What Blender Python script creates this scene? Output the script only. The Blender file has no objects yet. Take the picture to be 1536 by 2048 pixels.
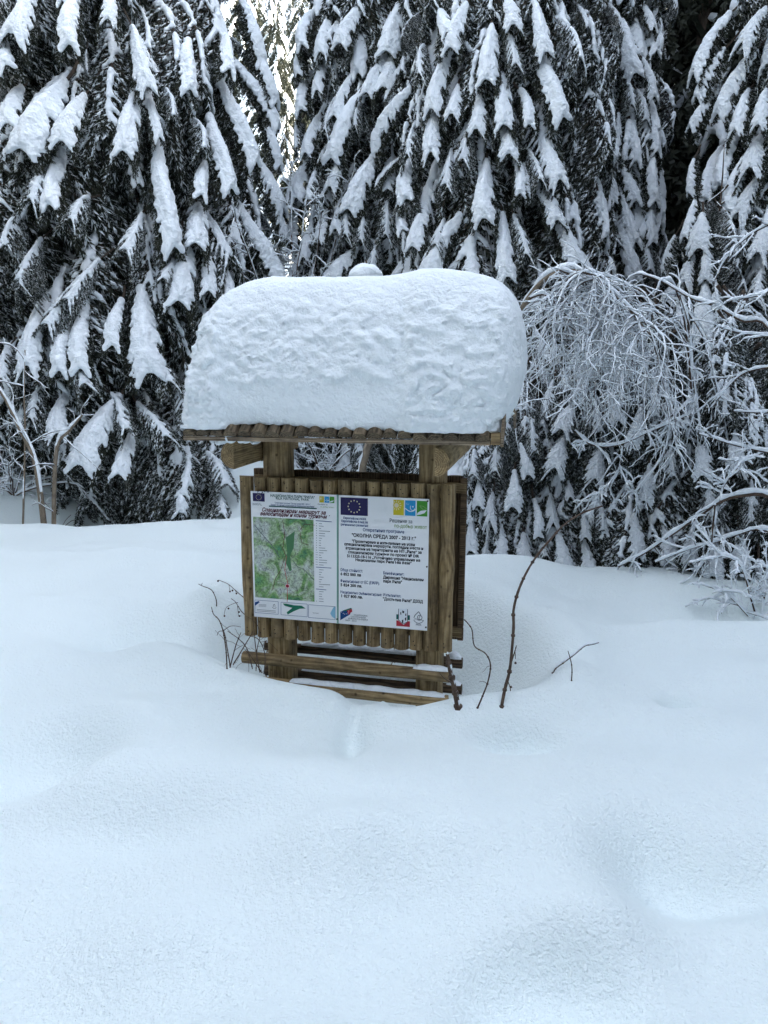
import bpy, math, random
import numpy as np
from mathutils import Matrix, Vector

random.seed(7); RNG = np.random.RandomState(11)
scn = bpy.context.scene
COL = scn.collection

# ------------------------------------------------------------------ camera, world, sun, exposure
EYE = 1.65
F_PX, PITCH, ROLL, YAW_K = 1540.0, 0.1966, 0.0054, 0.2224
cam_d = bpy.data.cameras.new('camera'); cam = bpy.data.objects.new('camera', cam_d); COL.objects.link(cam)
cam_d.sensor_fit = 'HORIZONTAL'; cam_d.sensor_width = 36.0; cam_d.lens = 36.0 * F_PX / 1536.0
cam_d.clip_start = 0.05; cam_d.clip_end = 3000
cam.matrix_world = Matrix.Translation((0, 0, EYE)) @ Matrix.Rotation(math.pi/2 - PITCH, 4, 'X') @ Matrix.Rotation(ROLL, 4, 'Z')
scn.camera = cam

SUN_EL, SUN_AZ = math.radians(24), math.radians(86)     # azimuth clockwise from +Y (the view direction)
world = bpy.data.worlds.new('World'); scn.world = world; world.use_nodes = True
wn = world.node_tree; wn.nodes.clear()
wo = wn.nodes.new('ShaderNodeOutputWorld'); wb = wn.nodes.new('ShaderNodeBackground')
sky = wn.nodes.new('ShaderNodeTexSky'); sky.sky_type = 'NISHITA'; sky.sun_disc = False
sky.sun_elevation = SUN_EL; sky.sun_rotation = SUN_AZ; sky.air_density = 1.0; sky.dust_density = 2.5; sky.ozone_density = 1.0
hs = wn.nodes.new('ShaderNodeHueSaturation'); hs.inputs['Saturation'].default_value = 0.50
wb.inputs['Strength'].default_value = 0.15
wn.links.new(sky.outputs[0], hs.inputs['Color']); wn.links.new(hs.outputs[0], wb.inputs[0]); wn.links.new(wb.outputs[0], wo.inputs[0])

sun_d = bpy.data.lights.new('sun', 'SUN'); sun = bpy.data.objects.new('sun', sun_d); COL.objects.link(sun)
sun_d.energy = 3.0; sun_d.angle = math.radians(0.6); sun_d.color = (1.0, 0.86, 0.62)
sdir = Vector((math.sin(SUN_AZ)*math.cos(SUN_EL), math.cos(SUN_AZ)*math.cos(SUN_EL), math.sin(SUN_EL)))
sun.rotation_euler = sdir.to_track_quat('Z', 'Y').to_euler(); sun.location = (20, 10, 20)

scn.view_settings.view_transform = 'Standard'; scn.view_settings.look = 'None'
scn.view_settings.gamma = 1.0; scn.view_settings.use_curve_mapping = False
scn.view_settings.exposure = 3.0

# ------------------------------------------------------------------ photograph geometry -> places in the world
def ray(px, py):
    dx, dy = px - 768, py - 1024
    c, s = math.cos(ROLL), math.sin(ROLL)
    X = dx*c + dy*s; Y = -dx*s + dy*c
    c, s = math.cos(PITCH), math.sin(PITCH)
    r = X / F_PX; u = -Y / F_PX
    return np.array([r, c + u*s, -s + u*c])
CAM = np.array([0, 0, EYE])
def at_y(px, py, y):
    r = ray(px, py); return CAM + r * (y / r[1])
def at_z(px, py, z=0.0):
    r = ray(px, py); return CAM + r * ((z - EYE) / r[2])
KO = np.array([-.7376, 4.1964, EYE - .7213])            # upper left corner of the info panel
KA = np.array([math.cos(YAW_K), -math.sin(YAW_K), 0]); KN = np.array([math.sin(YAW_K), math.cos(YAW_K), 0])
def on_panel(px, py, c=0.0):
    r = ray(px, py); t = ((KO - CAM) @ KN + c) / (r @ KN); P = CAM + t * r
    return (P - KO) @ KA, P[2]

# ------------------------------------------------------------------ noise
_pt = np.random.RandomState(5).permutation(256); _pt = np.concatenate([_pt, _pt])
_gr = np.random.RandomState(6).normal(size=(256, 3)); _gr /= np.linalg.norm(_gr, axis=1)[:, None]
def perlin(P):
    P = np.asarray(P, float); i = np.floor(P).astype(int); fr = P - i; i &= 255
    u = fr*fr*fr*(fr*(fr*6-15)+10); out = 0
    for dx in (0, 1):
        wx = u[..., 0] if dx else 1-u[..., 0]
        for dy in (0, 1):
            wy = u[..., 1] if dy else 1-u[..., 1]
            for dz in (0, 1):
                wz = u[..., 2] if dz else 1-u[..., 2]
                h = _pt[_pt[_pt[(i[..., 0]+dx) & 255] + ((i[..., 1]+dy) & 255)] + ((i[..., 2]+dz) & 255)]
                g = _gr[h]
                out = out + wx*wy*wz*((fr[..., 0]-dx)*g[..., 0] + (fr[..., 1]-dy)*g[..., 1] + (fr[..., 2]-dz)*g[..., 2])
    return out * 1.6
def noise2(x, y, s, seed=0.0):
    return perlin(np.stack([np.asarray(x)*s + seed, np.asarray(y)*s - seed*.7, np.full(np.shape(x), seed*1.3 + .37)], -1))
def sstep(a, b, x):
    t = np.clip((x - a) / (b - a), 0, 1); return t*t*(3-2*t)

# ------------------------------------------------------------------ mesh helpers
def mk_mesh(name, V, Q=None, T=None, mats=(), qm=None, tm=None, smooth=True):
    me = bpy.data.meshes.new(name)
    V = np.asarray(V, np.float32).reshape(-1, 3)
    Q = np.zeros((0, 4), int) if Q is None else np.asarray(Q, int).reshape(-1, 4)
    T = np.zeros((0, 3), int) if T is None else np.asarray(T, int).reshape(-1, 3)
    nq, nt = len(Q), len(T)
    me.vertices.add(len(V)); me.vertices.foreach_set('co', V.ravel())
    me.loops.add(nq*4 + nt*3); me.loops.foreach_set('vertex_index', np.concatenate([Q.ravel(), T.ravel()]).astype(np.int32))
    me.polygons.add(nq + nt)
    me.polygons.foreach_set('loop_start', np.concatenate([np.arange(nq)*4, nq*4 + np.arange(nt)*3]).astype(np.int32))
    me.polygons.foreach_set('loop_total', np.concatenate([np.full(nq, 4), np.full(nt, 3)]).astype(np.int32))
    for m in mats: me.materials.append(m)
    mi = np.concatenate([np.zeros(nq, int) if qm is None else np.asarray(qm), np.zeros(nt, int) if tm is None else np.asarray(tm)])
    me.polygons.foreach_set('material_index', mi.astype(np.int32))
    sm = np.full(nq+nt, bool(smooth)) if np.isscalar(smooth) or isinstance(smooth, bool) else np.asarray(smooth, bool)
    me.polygons.foreach_set('use_smooth', sm)
    me.update(calc_edges=True); me.validate()
    return me

class Geo:
    """collects vertices, quads and triangles of ONE piece"""
    def __init__(s): s.V = []; s.Q = []; s.T = []; s.qm = []; s.tm = []; s.qs = []; s.ts = []; s.n = 0
    def add(s, V, Q=None, T=None, m=0, smooth=True):
        V = np.asarray(V, float).reshape(-1, 3)
        if Q is not None and len(Q):
            Q = np.asarray(Q, int).reshape(-1, 4); s.Q.append(Q + s.n); s.qm.append(np.full(len(Q), m)); s.qs.append(np.full(len(Q), smooth))
        if T is not None and len(T):
            T = np.asarray(T, int).reshape(-1, 3); s.T.append(T + s.n); s.tm.append(np.full(len(T), m)); s.ts.append(np.full(len(T), smooth))
        s.V.append(V); s.n += len(V)
    def mesh(s, name, mats=()):
        c = lambda L, w: np.concatenate(L) if L else np.zeros((0, w), int)
        k = lambda L: np.concatenate(L) if L else np.zeros(0, int)
        return mk_mesh(name, np.concatenate(s.V) if s.V else np.zeros((0, 3)), c(s.Q, 4), c(s.T, 3), mats, k(s.qm), k(s.tm),
                       np.concatenate([k(s.qs), k(s.ts)]).astype(bool))
    def tube(s, P, R, k=4, m=0, cap=True):
        P = np.asarray(P, float); n = len(P); R = np.broadcast_to(np.asarray(R, float), (n,))
        t = np.gradient(P, axis=0); t /= np.linalg.norm(t, axis=1)[:, None] + 1e-9
        ref = np.array([0.31, .17, .93]) if abs(t[:, 2]).mean() < .8 else np.array([.93, .31, .17])
        u = np.cross(t, ref); u /= np.linalg.norm(u, axis=1)[:, None] + 1e-9; v = np.cross(t, u)
        a = np.arange(k) * 2*math.pi/k
        V = P[:, None, :] + R[:, None, None]*(np.cos(a)[None, :, None]*u[:, None, :] + np.sin(a)[None, :, None]*v[:, None, :])
        i = np.arange(n-1)[:, None]*k; j = np.arange(k)[None, :]; j2 = (j+1) % k
        Q = np.stack([i+j, i+j2, i+k+j2, i+k+j], -1).reshape(-1, 4)
        s.add(V.reshape(-1, 3), Q, None, m)
        if cap and k > 2:
            for base, row in ((0, V[0][::-1]), (1, V[-1])):
                s.add(row, None, [(0, q, q+1) for q in range(1, k-1)], m, False)
    def box(s, lo, hi, m=0, bev=0.0):
        (x0, y0, z0), (x1, y1, z1) = lo, hi
        V = [(x0,y0,z0),(x1,y0,z0),(x1,y1,z0),(x0,y1,z0),(x0,y0,z1),(x1,y0,z1),(x1,y1,z1),(x0,y1,z1)]
        s.add(V, [(0,3,2,1),(4,5,6,7),(0,1,5,4),(1,2,6,5),(2,3,7,6),(3,0,4,7)], None, m, False)

def link(name, me, parent=None, mat=None):
    o = bpy.data.objects.new(name, me); COL.objects.link(o)
    if parent is not None: o.parent = parent
    if mat is not None and not me.materials: me.materials.append(mat)
    return o
def tag(o, label=None, cat=None, group=None, kind=None):
    if label: o['label'] = label
    if cat: o['category'] = cat
    if group: o['group'] = group
    if kind: o['kind'] = kind
    return o
def empty(name, loc, rz=0.0):
    o = bpy.data.objects.new(name, None); COL.objects.link(o); o.location = loc; o.rotation_euler = (0, 0, rz)
    o.empty_display_size = .2
    return o

def surface_nets(Fv, org, h):
    """smooth surface of a sampled field (negative inside)"""
    S = Fv < 0
    nx, ny, nz = Fv.shape
    cs = [(i, j, k) for i in (0, 1) for j in (0, 1) for k in (0, 1)]
    sl = lambda A, c: A[c[0]:nx-1+c[0], c[1]:ny-1+c[1], c[2]:nz-1+c[2]]
    cnt = sum(sl(S, c).astype(np.int8) for c in cs)
    idx = np.argwhere((cnt > 0) & (cnt < 8))
    if not len(idx): return np.zeros((0, 3)), np.zeros((0, 4), int)
    I = np.full((nx-1, ny-1, nz-1), -1, int); I[tuple(idx.T)] = np.arange(len(idx))
    val = {c: Fv[idx[:, 0]+c[0], idx[:, 1]+c[1], idx[:, 2]+c[2]] for c in cs}
    acc = np.zeros((len(idx), 3)); n = np.zeros(len(idx))
    for a in cs:
        for ax in range(3):
            if a[ax] == 0:
                b = list(a); b[ax] = 1; b = tuple(b)
                va, vb = val[a], val[b]; m = (va < 0) != (vb < 0)
                t = np.where(m, va/(va-vb+1e-12), 0)
                p = np.array(a, float)[None, :] + np.zeros((len(idx), 3)); p[:, ax] += t
                acc += p*m[:, None]; n += m
    V = (idx + acc/n[:, None]) * h + org
    Q = []
    for ax in range(3):
        o1, o2 = [a for a in range(3) if a != ax]
        lo = [slice(None)]*3; hi = [slice(None)]*3
        lo[ax] = slice(0, -1); hi[ax] = slice(1, None)
        for o in (o1, o2): lo[o] = slice(1, -1); hi[o] = slice(1, -1)
        A, B = S[tuple(lo)], S[tuple(hi)]
        e = np.argwhere(A != B); ins = A[tuple(e.T)]
        e = e.copy(); e[:, o1] += 1; e[:, o2] += 1
        def cell(d1, d2):
            q = e.copy(); q[:, o1] -= d1; q[:, o2] -= d2; return I[tuple(q.T)]
        q = np.stack([cell(1, 1), cell(0, 1), cell(0, 0), cell(1, 0)], -1)
        flip = ins if ax != 1 else ~ins
        q[~flip] = q[~flip][:, ::-1]
        Q.append(q)
    return V, np.concatenate(Q)

# ------------------------------------------------------------------ materials
def new_mat(name):
    m = bpy.data.materials.new(name); m.use_nodes = True; nt = m.node_tree
    b = nt.nodes['Principled BSDF']; return m, nt, b
def N(nt, t, **kw):
    n = nt.nodes.new(t)
    for k, v in kw.items():
        if hasattr(n, k): setattr(n, k, v)
        else: n.inputs[k].default_value = v
    return n
def L(nt, a, b): nt.links.new(a, b)
def ramp(nt, fac, stops):
    r = nt.nodes.new('ShaderNodeValToRGB'); e = r.color_ramp.elements
    while len(e) < len(stops): e.new(0.5)
    for el, (p, c) in zip(e, stops): el.position = p; el.color = (*c, 1)
    L(nt, fac, r.inputs[0]); return r.outputs[0]
def snow_mat(name, s1, s2, d1, d2, base=(.84, .925, .925), sub=0.0):
    m, nt, b = new_mat(name)
    tc = N(nt, 'ShaderNodeTexCoord'); n1 = N(nt, 'ShaderNodeTexNoise', Scale=s1, Detail=3.0, Roughness=.6); n2 = N(nt, 'ShaderNodeTexNoise', Scale=s2, Detail=2.0)
    L(nt, tc.outputs['Object'], n1.inputs['Vector']); L(nt, tc.outputs['Object'], n2.inputs['Vector'])
    b1 = N(nt, 'ShaderNodeBump', Strength=1.0, Distance=d1); b2 = N(nt, 'ShaderNodeBump', Strength=1.0, Distance=d2)
    L(nt, n1.outputs[0], b1.inputs['Height']); L(nt, n2.outputs[0], b2.inputs['Height']); L(nt, b1.outputs[0], b2.inputs['Normal']); L(nt, b2.outputs[0], b.inputs['Normal'])
    b.inputs['Base Color'].default_value = (*base, 1); b.inputs['Roughness'].default_value = .75
    b.inputs['Specular IOR Level'].default_value = .25
    return m
M_SNOW = snow_mat('ground_snow', 60, 160, .011, .004)
M_RSNOW = snow_mat('roof_snow', 26, 80, .015, .005, (.845, .905, .935))
M_BSNOW = snow_mat('branch_snow', 14, 40, .03, .01, (.85, .905, .945))

def needle_mat(name, ca, cb):
    m, nt, b = new_mat(name)
    tc = N(nt, 'ShaderNodeTexCoord'); n1 = N(nt, 'ShaderNodeTexNoise', Scale=6.0, Detail=2.0)
    L(nt, tc.outputs['Object'], n1.inputs['Vector'])
    L(nt, ramp(nt, n1.outputs[0], [(.3, ca), (.7, cb)]), b.inputs['Base Color'])
    b.inputs['Roughness'].default_value = .6; b.inputs['Specular IOR Level'].default_value = .25
    return m
M_NEEDLE = needle_mat('spruce_needles', (.016, .022, .015), (.042, .046, .030))
def bark_mat(name, ca, cb, sc=18, stretch=.2, bump=.01):
    m, nt, b = new_mat(name)
    tc = N(nt, 'ShaderNodeTexCoord'); mp = N(nt, 'ShaderNodeMapping'); mp.inputs['Scale'].default_value = (1, 1, stretch)
    n1 = N(nt, 'ShaderNodeTexNoise', Scale=sc, Detail=5.0, Roughness=.65)
    L(nt, tc.outputs['Object'], mp.inputs['Vector']); L(nt, mp.outputs[0], n1.inputs['Vector'])
    L(nt, ramp(nt, n1.outputs[0], [(.3, ca), (.7, cb)]), b.inputs['Base Color'])
    bp = N(nt, 'ShaderNodeBump', Strength=1.0, Distance=bump); L(nt, n1.outputs[0], bp.inputs['Height']); L(nt, bp.outputs[0], b.inputs['Normal'])
    b.inputs['Roughness'].default_value = .9; return m
M_BARK = bark_mat('spruce_bark', (.03, .022, .016), (.11, .082, .06), 22, .25, .02)
M_TWIG = bark_mat('twig_bark', (.035, .022, .016), (.12, .08, .055), 60, .5, .002)
M_SAPL = bark_mat('sapling_bark', (.12, .095, .07), (.28, .23, .17), 30, .5, .003)
M_DRY = bark_mat('dry_stem', (.20, .14, .085), (.38, .29, .19), 60, .5, .002)

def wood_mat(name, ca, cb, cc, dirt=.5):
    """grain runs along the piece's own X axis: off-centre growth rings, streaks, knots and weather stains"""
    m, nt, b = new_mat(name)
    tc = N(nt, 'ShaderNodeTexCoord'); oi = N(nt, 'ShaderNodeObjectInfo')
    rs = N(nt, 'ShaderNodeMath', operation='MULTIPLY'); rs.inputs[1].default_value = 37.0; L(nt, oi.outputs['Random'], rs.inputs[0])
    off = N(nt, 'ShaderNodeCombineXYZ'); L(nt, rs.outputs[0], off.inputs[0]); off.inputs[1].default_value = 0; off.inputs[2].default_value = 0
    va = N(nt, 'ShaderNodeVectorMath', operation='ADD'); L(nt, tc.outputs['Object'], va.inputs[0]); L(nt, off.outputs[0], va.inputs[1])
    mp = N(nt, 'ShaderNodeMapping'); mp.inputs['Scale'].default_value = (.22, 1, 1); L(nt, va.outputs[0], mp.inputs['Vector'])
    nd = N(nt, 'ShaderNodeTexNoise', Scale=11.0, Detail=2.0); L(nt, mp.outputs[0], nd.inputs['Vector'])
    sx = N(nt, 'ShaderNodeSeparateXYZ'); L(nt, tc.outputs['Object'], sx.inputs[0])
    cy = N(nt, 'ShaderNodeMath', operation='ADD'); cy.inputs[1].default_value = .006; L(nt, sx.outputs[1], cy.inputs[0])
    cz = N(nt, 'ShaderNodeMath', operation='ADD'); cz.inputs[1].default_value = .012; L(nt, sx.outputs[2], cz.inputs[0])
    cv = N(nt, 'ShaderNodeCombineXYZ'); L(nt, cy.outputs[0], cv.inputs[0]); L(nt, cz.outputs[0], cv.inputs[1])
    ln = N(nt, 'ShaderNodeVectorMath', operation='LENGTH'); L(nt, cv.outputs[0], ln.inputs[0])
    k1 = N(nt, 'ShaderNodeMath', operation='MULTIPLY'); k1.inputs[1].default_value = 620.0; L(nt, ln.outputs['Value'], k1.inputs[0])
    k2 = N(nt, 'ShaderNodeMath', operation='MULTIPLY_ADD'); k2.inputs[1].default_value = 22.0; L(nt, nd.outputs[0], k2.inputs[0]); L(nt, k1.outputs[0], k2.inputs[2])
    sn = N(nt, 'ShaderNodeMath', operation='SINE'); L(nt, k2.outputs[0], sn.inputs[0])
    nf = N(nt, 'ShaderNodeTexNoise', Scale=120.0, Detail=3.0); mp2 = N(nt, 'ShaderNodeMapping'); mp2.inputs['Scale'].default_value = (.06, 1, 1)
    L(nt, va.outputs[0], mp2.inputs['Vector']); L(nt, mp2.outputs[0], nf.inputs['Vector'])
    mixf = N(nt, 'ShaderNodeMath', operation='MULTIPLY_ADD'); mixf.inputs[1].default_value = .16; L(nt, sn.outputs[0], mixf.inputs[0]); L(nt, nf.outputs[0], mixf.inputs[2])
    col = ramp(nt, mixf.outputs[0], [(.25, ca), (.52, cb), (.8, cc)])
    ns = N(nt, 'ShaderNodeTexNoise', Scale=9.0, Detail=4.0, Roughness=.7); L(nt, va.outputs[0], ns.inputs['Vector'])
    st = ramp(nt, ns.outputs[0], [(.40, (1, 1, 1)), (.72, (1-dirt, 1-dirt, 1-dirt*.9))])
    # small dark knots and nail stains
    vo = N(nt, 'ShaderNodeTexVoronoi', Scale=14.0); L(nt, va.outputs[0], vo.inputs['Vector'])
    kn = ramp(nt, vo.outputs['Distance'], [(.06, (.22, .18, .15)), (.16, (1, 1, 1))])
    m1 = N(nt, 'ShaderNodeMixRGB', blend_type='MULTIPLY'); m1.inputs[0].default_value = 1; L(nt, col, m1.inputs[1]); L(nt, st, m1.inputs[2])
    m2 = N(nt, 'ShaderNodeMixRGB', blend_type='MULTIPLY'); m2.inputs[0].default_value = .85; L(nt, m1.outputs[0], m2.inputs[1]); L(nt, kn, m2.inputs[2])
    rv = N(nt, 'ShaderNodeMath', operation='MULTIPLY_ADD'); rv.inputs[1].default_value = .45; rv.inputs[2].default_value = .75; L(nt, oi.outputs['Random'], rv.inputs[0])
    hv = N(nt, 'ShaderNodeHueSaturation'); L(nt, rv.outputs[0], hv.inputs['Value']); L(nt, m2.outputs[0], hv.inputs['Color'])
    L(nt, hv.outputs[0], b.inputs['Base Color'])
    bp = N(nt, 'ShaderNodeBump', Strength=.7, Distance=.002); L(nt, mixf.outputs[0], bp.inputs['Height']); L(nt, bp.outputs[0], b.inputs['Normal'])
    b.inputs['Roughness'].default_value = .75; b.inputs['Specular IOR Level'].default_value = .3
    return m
M_WOOD = wood_mat('weathered_pine', (.17, .115, .052), (.31, .22, .108), (.43, .32, .17), .55)
M_WOODG = wood_mat('grey_pine', (.11, .085, .055), (.25, .195, .13), (.40, .32, .23), .6)
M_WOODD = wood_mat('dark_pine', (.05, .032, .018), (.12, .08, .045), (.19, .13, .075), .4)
M_WOODR = wood_mat('roof_pine', (.06, .045, .028), (.15, .115, .07), (.25, .19, .12), .6)
def flat(name, c, rough=.5, spec=.3):
    m, nt, b = new_mat(name); b.inputs['Base Color'].default_value = (*c, 1); b.inputs['Roughness'].default_value = rough; b.inputs['Specular IOR Level'].default_value = spec
    return m

#==STRUCTURE==
# ------------------------------------------------------------------ snow field
def feat(px, py, rx, ry, d, p=2.0, z=0.0):
    P = at_z(px, py, z); return (P[0], P[1], rx, ry, d, p)
FEATS = [
    feat(250, 1268, .30, .20, -.085), feat(300, 1300, .5, .25, .03),
    feat(70, 1505, .26, .24, -.085, 3), feat(240, 1480, .22, .3, .02),
    feat(706, 1450, .05, .20, -.035), feat(725, 1500, .09, .1, .012),
    feat(1035, 1475, .16, .075, -.04, 3), feat(1365, 1405, .055, .06, -.07), feat(1400, 1440, .12, .1, .03),
    feat(1310, 1690, .13, .12, -.06), feat(1480, 1745, .25, .10, -.05), feat(1190, 1850, .16, .10, .03),
    feat(1100, 2010, .22, .17, -.055, 4), feat(1400, 1930, .15, .25, -.03),
    feat(290, 1840, .18, .14, .035), feat(660, 1700, .14, .3, .03), feat(840, 1690, .5, .12, .025), feat(470, 1900, .25, .2, -.03),
    feat(760, 1930, .15, .25, -.025), feat(130, 1640, .6, .1, -.03), feat(520, 1560, .5, .14, .025), feat(150, 1950, .25, .25, -.03),
    feat(1135, 1365, .12, .14, .024), feat(1142, 1352, .05, .06, .014),
    feat(770, 1388, .040, .045, .045, 1.6), feat(640, 1372, .30, .1, .0),
    feat(230, 1015, 1.25, .45, -.30, 3), feat(60, 1000, .5, .5, .18), feat(480, 1000, .8, .6, .16),
    feat(1010, 1150, .35, .2, .02), feat(1165, 1185, .35, .18, -.04), feat(1300, 1165, .35, .2, .02), feat(1460, 1225, .6, .2, -.05),
    feat(760, 1180, 1.0, .4, .05), feat(420, 1215, .10, .12, .035), 
]
PITC = (-.17, 4.22)
def gh(x, y):
    x = np.asarray(x, float); y = np.asarray(y, float)
    far = sstep(9, 16, np.hypot(x, y))
    z = .06*noise2(x, y, .62, 3.1) + .065*noise2(x*.8, y*1.4, 1.1, 8.2) + .034*noise2(x, y*1.2, 2.3, 1.7)
    # wind laid shelves that run across the slope in the middle distance
    w = sstep(3.6, 5.5, y) * (1 - sstep(9, 12, y))
    ph = y*1.15 + .55*noise2(x*.45, y*.9, 1.0, 5.5) + .10*x
    z = z + w*.055*(1 - np.abs(np.sin(ph*math.pi*.75)))**1.3
    z = z + .35*far*noise2(x, y, .12, 4.4) + .012*np.clip(y-12, 0, 80)*1.8
    for fx, fy, rx, ry, d, p in FEATS:
        q = ((x-fx)/rx)**2 + ((y-fy)/ry)**2
        z = z + 2.6*d*np.exp(-.5*np.abs(q)**(p/2))
    # hollow melted out round the kiosk's feet, with its near lip
    lx = (x - PITC[0])*KA[0] + (y - PITC[1])*KA[1]; ly = (x - PITC[0])*KN[0] + (y - PITC[1])*KN[1]
    q = np.hypot(lx/np.where(lx < 0, 1.04, 1.14), ly/np.where(ly < 0, .62 + .12*sstep(0, .5, lx), .95)) + .06*noise2(x, y, 1.7, 9.9)
    z = z - .50*(1 - sstep(.50, 1.06, q)) + .062*np.exp(-((q-1.16)/.15)**2)
    return z
def axis(core0, core1, step, far0, far1, g=1.16):
    a = list(np.arange(core0, core1, step)); s = step
    while a[-1] < far1: s *= g; a.append(a[-1]+s)
    s = step
    while a[0] > far0: s *= g; a.insert(0, a[0]-s)
    return np.array(a)
gx = axis(-2.6, 2.6, .020, -420, 420); gy = axis(1.1, 5.6, .020, -60, 700, 1.02)
gy = np.concatenate([axis(1.1, 5.6, .020, -60, 5.7)[:-1]]); 
s_ = .020; l_ = list(gy)
while l_[-1] < 12: s_ = min(s_*1.015, .05); l_.append(l_[-1]+s_)
while l_[-1] < 700: s_ *= 1.16; l_.append(l_[-1]+s_)
gy = np.array(l_)
GX, GY = np.meshgrid(gx, gy, indexing='ij'); GZ = gh(GX, GY)
nx, ny = GX.shape
ii = (np.arange(nx-1)[:, None]*ny + np.arange(ny-1)[None, :]).ravel()
ground = link('ground', mk_mesh('ground', np.stack([GX, GY, GZ], -1), np.stack([ii, ii+ny, ii+ny+1, ii+1], -1), None, [M_SNOW]))
tag(ground, 'deep undulating snow cover of the clearing', kind='structure')

# ------------------------------------------------------------------ spruce boughs (built once, shared)
def cap_field(shape, org, h, caps):
    """union field of tapered capsules (p0,p1,r0,r1,flat)"""
    Fv = np.full(shape, .5)
    for p0, p1, r0, r1 in caps:
        R = max(r0, r1) + .05
        lo = np.floor((np.minimum(p0, p1) - R - org)/h).astype(int).clip(0); hi = np.ceil((np.maximum(p0, p1) + R - org)/h).astype(int) + 1
        hi = np.minimum(hi, shape)
        if (hi <= lo).any(): continue
        g = np.stack(np.meshgrid(*[org[a] + h*np.arange(lo[a], hi[a]) for a in range(3)], indexing='ij'), -1)
        d = p1 - p0; t = np.clip(((g-p0) @ d) / (d @ d + 1e-9), 0, 1)
        v = g - (p0 + t[..., None]*d); dist = np.linalg.norm(v, axis=-1) - (r0 + (r1-r0)*t)
        s = Fv[lo[0]:hi[0], lo[1]:hi[1], lo[2]:hi[2]]
        k = .018; hh = np.clip(.5 + .5*(s - dist)/k, 0, 1)
        Fv[lo[0]:hi[0], lo[1]:hi[1], lo[2]:hi[2]] = s*(1-hh) + dist*hh - k*hh*(1-hh)
    return Fv

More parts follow.
